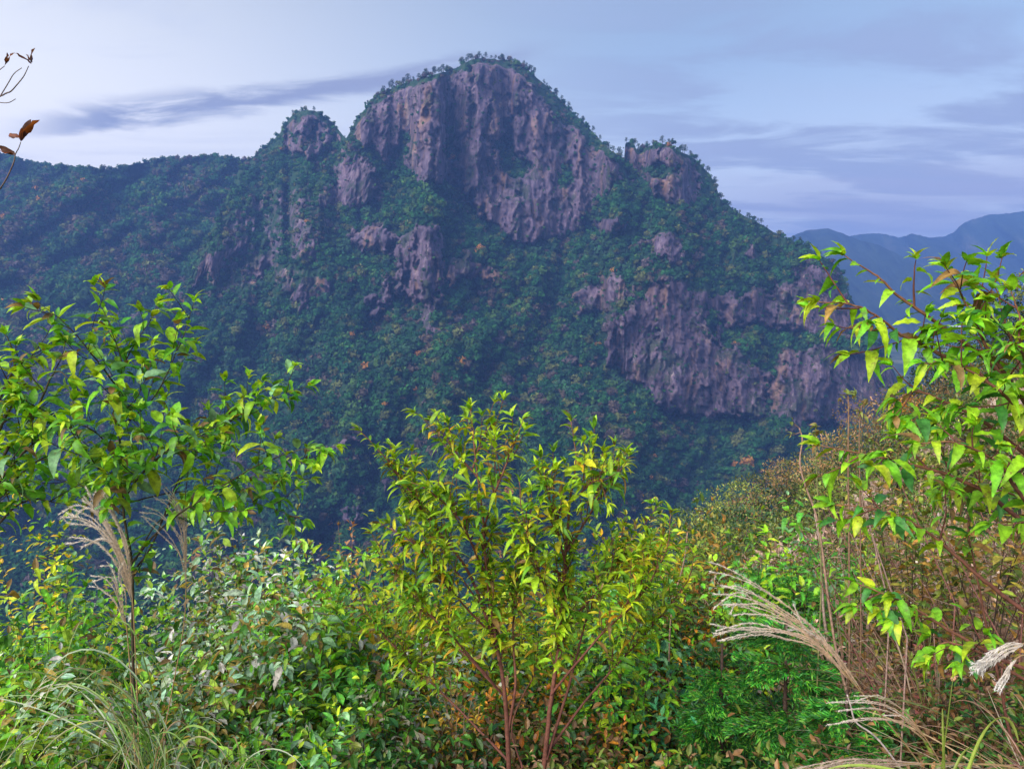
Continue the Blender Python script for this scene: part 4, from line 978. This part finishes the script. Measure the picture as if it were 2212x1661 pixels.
cedar('dark cedar top right behind the long silvery plume', 1730, 1235, 6.2, 2.6, 1.3, CG, 303, 90)
cedar('pale green cedar behind the tips of the long silvery plume', 1640, 1215, 7.4, 3.0, 1.5, [(0.10,0.36,0.03),(0.18,0.44,0.04),(0.04,0.20,0.03)], 304, 90)
cedar('young cedar in the bottom right between cedar and thicket', 1830, 1490, 3.4, 1.9, 1.1, CG, 305, 100)

# ---- dead standing stems with a few leaf tufts
def dead_stem(label, y, pts, tufts, g, col=STEM_TAN, r0=0.012, r1=0.004, cols=G_OLIVE, sz=0.06):
    P = catmull(PX(y, pts), 8); fz = ground_hit(P[0, 0], P[0, 1])
    root = thing('tall_stem', (P[0, 0], P[0, 1], min(fz, P[0, 2])), label, 'stem', 'tall weathered stems on the right')
    st, lf = MB(), MB()
    tube(st, np.concatenate([[[P[0, 0], P[0, 1], min(fz, P[0, 2] - .02)]], P]), r0, r1, col, 6)
    for (u, v, n) in tufts:
        lf = MB()
        c = at(u, v, y); j = int(np.argmin(np.linalg.norm(P - c, axis=1)))
        tube(st, np.array([P[j], c]), r1 * 0.7, r1 * 0.4, col, 4)
        add_leaves(lf, T_OVAL, np.repeat(c[None], n, 0) + g.normal(size=(n, 3)) * 0.006, unit(g.normal(size=(n, 3)) + np.array([0, 0, 0.7])), sz * (0.6 + 0.6 * g.random(n)), pal(g, n, cols), g)
        lf.build('leaf_tuft', M_LEAF, root)
    st.build('stem', M_BARK, root, True)
g = np.random.default_rng(31)
YG = [(0.28,0.30,0.06),(0.18,0.24,0.05),(0.36,0.28,0.10)]
dead_stem('crooked reddish stem with a bent tip in front of the dark forest', 3.6, [(1850,1560),(1812,1430),(1790,1300),(1775,1180),(1762,1110),(1740,1050),(1728,1000),(1733,950),(1727,925)], [(1712,940,4),(1745,955,3),(1710,912,2)], g, STEM_TAN, 0.007, 0.003, YG, 0.035)
dead_stem('short slender stem with a pale bud cluster beside the crooked one', 3.6, [(1775,1250),(1768,1100),(1762,980),(1762,925)], [(1763,920,7),(1758,940,5),(1768,935,4),(1762,955,3)], g, (0.2, 0.2, 0.07), 0.004, 0.002, YG, 0.045)
dead_stem('straight brown stem tipped with pale green leaves before the cliff', 3.8, [(1835,1420),(1834,1150),(1832,1000),(1833,900),(1832,855)], [(1830,850,8),(1842,858,5),(1822,860,3)], g, (0.24,0.14,0.08), 0.006, 0.003, YG, 0.045)
dead_stem('thin twin of the straight brown stem, just to its right', 3.8, [(1860,1380),(1858,1100),(1856,960),(1858,900),(1862,875)], [(1868,872,6),(1856,890,4),(1866,900,3)], g, (0.24,0.14,0.08), 0.004, 0.002, YG, 0.04)
dead_stem('pale dead stem with a kink left of the cedar', 5.0, [(1445,1500),(1446,1400),(1450,1330),(1462,1270),(1478,1210),(1485,1150)], [], g, STEM_TAN, 0.006, 0.004)
dead_stem('grey dead stem above the long silvery plume', 5.5, [(1790,1400),(1780,1330),(1775,1250),(1772,1180),(1760,1110)], [], g, (0.42,0.30,0.24), 0.012, 0.006)
dead_stem('pale pinkish dead stem right of the pair of brown stems', 5.2, [(1870,1420),(1878,1330),(1890,1240),(1896,1160)], [], g, (0.42,0.27,0.22), 0.010, 0.006)
dead_stem('forked white dead twig hanging among the straw coloured grass', 2.3, [(1990,1720),(1900,1600),(1850,1560),(1838,1525),(1830,1500)], [], g, (0.5,0.40,0.36), 0.0035, 0.002)
for k in range(26):
    u0 = g.uniform(1850, 2230); v0 = g.uniform(1250, 1520); L = g.uniform(180, 330); sl = g.uniform(-0.75, -0.1)
    dead_stem('thin reddish bare stem slanting up through the dry thickets on the right', g.uniform(3.2, 5.5), [(u0, v0), (u0 + sl * L * 0.5, v0 - L * 0.55), (u0 + sl * L * 0.9, v0 - L)], [], g, [(0.30,0.13,0.10),(0.38,0.24,0.19),(0.22,0.09,0.07)][k % 3], 0.004, 0.002)

# ------------------------------------------------------------------ trees of the spur on the right
def far_tree(name, label, u, vtop, y, h, width, palette, seed, group, n=1500, leaf=0.22):
    g = np.random.default_rng(seed); top = at(u, vtop, y)
    gz = ground_hit(top[0], top[1]); base = np.array([top[0], top[1], min(gz, top[2] - h)])
    root = thing(name, base, label, 'tree', group)
    tr, cr = MB(), MB()
    palette = np.array(palette) * (0.55 + 0.95 * g.random()); h2 = top[2] - base[2]; cz = top[2] - h * 0.42
    tube(tr, np.array([base, base * 0.5 + np.array([top[0], top[1], cz]) * 0.5 + g.normal(size=3) * 0.1, [top[0], top[1], cz]]), 0.14, 0.06, (0.12, 0.09, 0.07), 6)
    nl = 9; lobes = []
    for k in range(nl):
        d = unit(g.normal(size=3) + np.array([0, -0.2, 0.35])); c = np.array([top[0], top[1], cz]) + d * np.array([width * 0.30, width * 0.30, h * 0.24])
        lobes.append(c); tube(tr, np.array([[top[0], top[1], cz - h * 0.2], c]), 0.05, 0.02, (0.12, 0.09, 0.07), 4)
    lobes = np.array(lobes); li = g.integers(0, nl, n)
    d = unit(g.normal(size=(n, 3)) + np.array([0, 0, 0.25])); rr = (0.75 + 0.3 * g.random((n, 1))) * np.array([width * 0.27, width * 0.27, h * 0.22])
    P = lobes[li] + d * rr
    shade = (0.75 + 0.5 * g.random(nl))[li][:, None]
    add_leaves(cr, T_TINY, P, d + g.normal(size=(n, 3)) * 0.7, leaf * (0.6 + 0.8 * g.random(n)), pal(g, n, palette, None, 0.35) * shade, g, 1.0)
    tr.build('trunk', M_BARK, root); cr.build('crown', M_BUSH, root)
OL = [(0.15,0.19,0.03),(0.24,0.25,0.05),(0.09,0.13,0.025)]
DKG = [(0.03,0.075,0.022),(0.05,0.10,0.03),(0.02,0.05,0.02)]
RS = [(0.38,0.21,0.09),(0.30,0.19,0.08),(0.22,0.20,0.06)]
spur = [
 (1530,1075,60,OL,'olive round tree at the lowest left tip of the spur'), (1590,1062,58,OL,'olive tree second from the lower tip of the spur'), (1650,1022,62,OL,'broad olive tree standing on the spur line below the dark forest'),
 (1700,1008,60,RS,'brownish tree beside the broad olive one on the spur'), (1745,985,58,OL,'olive tree behind the crooked reddish stem'), (1800,962,56,RS,'tan tree just below the straight brown stems'),
 (1850,930,56,OL,'olive tree where the spur meets the blue cliff'), (1890,880,54,RS,'rusty brown tree on the spur line right of the straight brown stems'), (1925,850,54,RS,'brown round tree above the rusty one on the spur line'),
 (1972,880,46,ORANGE,'small vivid orange tree on the spur'), (1945,905,48,DKG,'dark green tree left below the vivid orange tree'), (2010,890,44,DKG,'dark green tree right of the vivid orange tree'),
 (1985,810,56,OL,'olive tree on the upper spur line'), (2040,770,54,DKG,'dark tree high on the spur behind the toothed leaves'), (2100,720,52,DKG,'dark tree near the upper end of the spur'), (2150,665,50,DKG,'dark tree second from the right edge on the spur crest'), (2205,625,48,DKG,'dark green tree on the crest at the right edge'),
 (2260,600,48,OL,'olive tree cut off by the right edge on the crest'), (2090,800,46,RS,'brown tree in the middle of the upper spur'), (2170,760,44,OL,'olive tree at the right edge below the crest'),
 (1640,1075,44,RS,'orange brown tree in front of the broad olive one'), (1560,1120,40,OL,'olive tree in the hollow between bushes and spur'), (1730,1050,40,DKG,'dark tree below the spur line behind the crooked stem'), (1800,1030,38,OL,'olive tree left of the pink dry grass'),
 (1880,990,36,OL,'olive tree above the drooping right hand leaves'), (1610,1120,34,DKG,'dark green tree in the hollow above the cedar'), (1700,1100,30,OL,'small olive tree above the bright green bush'), (2210,850,34,OL,'olive tree at the right edge halfway down the spur'), (2130,900,32,RS,'brown tree low on the spur at the right'),
 (2060,870,40,OL,'olive tree just right of the dark green pair'), (1500,1105,48,DKG,'dark tree behind the olive bush at the spur foot'),
]
for i, (u, v, y, p_, lab) in enumerate(spur):
    small = 'small' in lab
    far_tree('spur_tree', lab, u, v - (0, 22, 6, 14)[i % 4], y, 5.5 if not small else 2.6, (5.2 if not small else 2.4) * (0.9 + 0.3 * ((i * 37) % 10) / 10), p_, 500 + i, 'trees on the hillside spur', 1700 if not small else 900, 0.20 if not small else 0.14)

g = np.random.default_rng(77)
kinds = [(OL, 'round olive tree among its like on the slope of the spur'), (RS, 'russet round tree among the olive ones on the slope of the spur'), (DKG, 'dark green round tree on the slope of the spur'), ([(0.20,0.34,0.03),(0.28,0.36,0.04)], 'fresh yellow green tree on the slope of the spur')]
for i in range(46):
    y = 20 + 46 * (i + g.random()) / 46; u = g.uniform(1490 + max(0, (60 - y)) * 2, 2240); x = (u - 1106) / F0 * y
    if x < 6: continue
    h = g.uniform(2.0, 4.4) * (0.6 + y / 70); gz = ground_hit(x, y)
    v = 660 - (gz + h * 0.92) / y * F0
    p_, lab = kinds[g.choice(4, p=[.4, .25, .2, .15])]
    far_tree('spur_tree', lab, u, v, y, h, h * g.uniform(0.9, 1.3), p_, 800 + i, 'trees covering the slope of the spur', 700, 0.10 + 0.0015 * y)

# uncountable ground cover: dry grass and small leaves over the slope
def cover(name, label, n, xr, yr, seed, palette, leaf, hgt, tmpl, up=0.6, mat=None, dens=None):
    g = np.random.default_rng(seed)
    y = yr[0] + (yr[1] - yr[0]) * g.random(n) ** 1.3; x = np.interp(g.random(n), [0, 1], [0, 1]) * (xr[1] - xr[0]) + xr[0]
    x = x * (y / yr[1]) ** 0.8 if dens is None else x
    patch = fbm(x / 1.5, y / 1.5, seed, 3)
    z = ground_z(x, y) + hgt * (0.1 + 0.9 * g.random(n)) * (0.4 + 1.2 * patch)
    P = np.stack([x, y, z], -1)
    D = g.normal(size=(n, 3)) * np.array([1, 1, 0.5]) + np.array([0, 0, up])
    k = np.minimum((ss(patch, 0.35, 0.65) * len(palette)).astype(int), len(palette) - 1)
    col = np.where(g.random((n, 1)) < 0.5, np.array(palette)[k], np.array(palette)[g.integers(0, len(palette), n)]) * (0.6 + 0.7 * g.random((n, 1)))
    mb = MB(); add_leaves(mb, tmpl, P, D, leaf * (0.5 + g.random(n)) * np.clip(y / 8, 1, 4), col, g, 1.0)
    tag(mb.build(name, mat or M_BUSH), label, 'ground cover', kind='stuff')
cover('undergrowth', 'low leafy undergrowth between the bushes on the near slope', 110000, (-10, 10), (3.0, 18), 401, G_DARK + G_MID[:4] + BROWN[:4], 0.042, 0.8, T_SMALL)
cover('spur_undergrowth', 'low scrub and saplings covering the spur on the right', 90000, (-12, 75), (14, 85), 402, [(0.08,0.10,0.02), (0.17,0.14,0.04), (0.07,0.12,0.02), (0.24,0.15,0.06), DKG[1], (0.30,0.20,0.13), (0.26,0.19,0.07)], 0.06, 0.5, T_TINY)
cover('dry_grass', 'pinkish dry grass on the open part of the spur', 16000, (9, 60), (22, 60), 403, [(0.42,0.28,0.22),(0.50,0.38,0.30),(0.34,0.22,0.15)], 0.09, 1.2, T_TINY, 2.0)

cover('right_undergrowth', 'low dry scrub over the near bank on the right', 60000, (2.2, 30), (1.2, 22), 404, [(0.17,0.14,0.04), (0.08,0.16,0.02), (0.24,0.15,0.08), (0.30,0.20,0.13), (0.05,0.10,0.02)], 0.045, 0.5, T_SMALL, 0.6, None, 1)

# ------------------------------------------------------------------ pines on the skyline of the peak
def pine_mesh(seed):
    g = np.random.default_rng(seed); tr, cr = MB(), MB()
    H = 1.0; bend = g.normal(size=2) * 0.07
    top = np.array([bend[0], bend[1], H * 0.92])
    tube(tr, catmull([np.zeros(3), np.array([bend[0] * .2, bend[1] * .2, 0.5]), top], 4), 0.035, 0.015, (0.05, 0.035, 0.03), 5)
    for k in range(5):
        z = 0.5 + 0.48 * k / 4; a_ = g.random() * 6.28; rr = 0.22 * (1.15 - 0.5 * k / 4)
        c = np.array([math.cos(a_) * rr * 0.7 * (k < 4), math.sin(a_) * rr * 0.7 * (k < 4), z]) + np.array([bend[0], bend[1], 0]) * z
        tube(tr, np.array([[bend[0] * z * .5, bend[1] * z * .5, z - 0.12], c]), 0.014, 0.008, (0.05, 0.035, 0.03), 4)
        n = 60; d = unit(g.normal(size=(n, 3))); P = c + d * np.array([rr, rr, rr * 0.42]) * (0.6 + 0.5 * g.random((n, 1)))
        add_leaves(cr, T_TINY, P, d + g.normal(size=(n, 3)) * 0.5, np.full(n, 0.10), pal(g, n, [(0.018,0.05,0.018),(0.03,0.07,0.02)]), g, 1.0)
    def mk(mb, nm, mt):
        o = mesh_obj(nm, np.concatenate(mb.V), [np.concatenate(f) for f in mb.Fa.values()], mt, None, np.concatenate(mb.Cl)); me = o.data
        bpy.data.objects.remove(o); return me
    return mk(tr, 'pine_trunk', M_BARK), mk(cr, 'pine_crown', M_CROWN)
PM = [pine_mesh(s) for s in range(700, 706)]
g = np.random.default_rng(44)
segs = [((800,1000),26,'pine'  ,'wind bent pine in the row along the left shoulder of the main peak', 'pines along the left shoulder'),
        ((1000,1095),14,'pine' ,'pine standing on the very top of the main peak', 'pines on the summit'),
        ((1100,1345),34,'pine' ,'pine on the steep right hand ridge of the main peak', 'pines down the right ridge'),
        ((1380,1560),18,'pine' ,'pine on the jagged crag right of the main peak', 'pines on the crag'),
        ((600,745),16,'pine'   ,'pine on the small pointed peak left of the main one', 'pines on the left peak'),
        ((1560,1820),16,'pine' ,'pine on the long ridge falling to the right below the crag', 'pines on the falling ridge')]
for (u0, u1), cnt, nm, lab, grp in segs:
    for k in range(cnt):
        u = u0 + (u1 - u0) * (k + g.normal() * 1.3 + 0.5) / cnt
        j = int(np.argmin(np.abs(MT['u'] - u))); p = MT['crest'][j]
        hh = g.uniform(3.5, 9.5) * (1.0 if 'left peak' not in grp else 0.6) * (0.75 if 'falling' in grp else 1)
        r_ = thing('ridge_pine', p + np.array([0, 0, -1.0]), lab, 'tree', grp)
        r_.scale = (hh * g.uniform(0.8, 1.15),) * 2 + (hh,); r_.rotation_euler = (0, g.normal() * 0.08, g.random() * 6.28)
        t_, c_ = PM[k % len(PM)]
        for nm2, me in (('trunk', t_), ('crown', c_)):
            o = bpy.data.objects.new(nm2, me); C.objects.link(o); o.parent = r_

# ------------------------------------------------------------------ white roofed building in the valley
p = at(2062, 712, 2000)
hb = thing('valley_building', p, 'small white roofed building far off on the valley floor behind the toothed leaves', 'building')
def gable(name, L, Wd, Hw, Hr, over, mat_, col, parent, part):
    x, y_ = L / 2, Wd / 2
    if part == 'wall':
        V = [(-x,-y_,0),(x,-y_,0),(x,y_,0),(-x,y_,0),(-x,-y_,Hw),(x,-y_,Hw),(x,y_,Hw),(-x,y_,Hw),(-x,0,Hw+Hr),(x,0,Hw+Hr)]
        mesh_obj(name, np.array(V) + p, [np.array([(0,1,5,4),(2,3,7,6)]), np.array([(1,2,6,9,5),(3,0,4,8,7)])], mat_, parent, np.tile(col, (10, 1)))
    else:
        x += over; V = [(-x,-y_-over,Hw-.3),(x,-y_-over,Hw-.3),(x,0,Hw+Hr+.1),(-x,0,Hw+Hr+.1),(x,y_+over,Hw-.3),(-x,y_+over,Hw-.3)]
        V = V + [(a_, b_, c_ + 0.4) for a_, b_, c_ in V]
        mesh_obj(name, np.array(V) + p, [np.array([(0,1,2,3),(3,2,4,5),(6,7,8,9),(9,8,10,11),(0,1,7,6),(5,4,10,11),(1,2,8,7),(2,4,10,8),(0,3,9,6),(3,5,11,9)])], mat_, parent, np.tile(col, (12, 1)))
M_PAINT = leafy('painted_metal', 0, 0.4, 0.5, 0.5, 0.08)
gable('wall', 24, 14, 7, 3, 1, M_PAINT, (0.5, 0.5, 0.5), hb, 'wall'); gable('roof', 24, 14, 7, 3, 1.2, M_PAINT, (0.8, 0.8, 0.82), hb, 'roof')
for k in range(4):
    wx = -9 + k * 6
    mesh_obj('window', np.array([(wx-1,-7.05,2.5),(wx+1,-7.05,2.5),(wx+1,-7.05,4.5),(wx-1,-7.05,4.5),(wx-1,-6.9,2.5),(wx+1,-6.9,2.5),(wx+1,-6.9,4.5),(wx-1,-6.9,4.5)]) + p, [np.array([(0,1,2,3),(4,5,6,7),(0,1,5,4),(3,2,6,7),(1,2,6,5),(0,3,7,4)])], M_PAINT, hb, np.tile((0.03,0.04,0.05), (8,1)))
#HAZE
HZ = 0.00031
bpy.ops.mesh.primitive_cube_add(size=1, location=(0, 4000, 400))
hz = bpy.context.object; hz.name = 'haze'
hz.dimensions = (9000, 5700, 670)
hz.location = (0, 2450, 143)
tag(hz, 'blue evening haze filling the air of the valley', 'haze', kind='stuff')
m, n = mat_new('haze')
pv = n.new('ShaderNodeVolumePrincipled'); pv.inputs['Color'].default_value = (0.21, 0.40, 1.0, 1)
pv.inputs['Density'].default_value = HZ; pv.inputs['Anisotropy'].default_value = 0.0
o = n.new('ShaderNodeOutputMaterial'); n.link(pv.outputs[0], o.inputs['Volume'])
hz.data.materials.append(m)
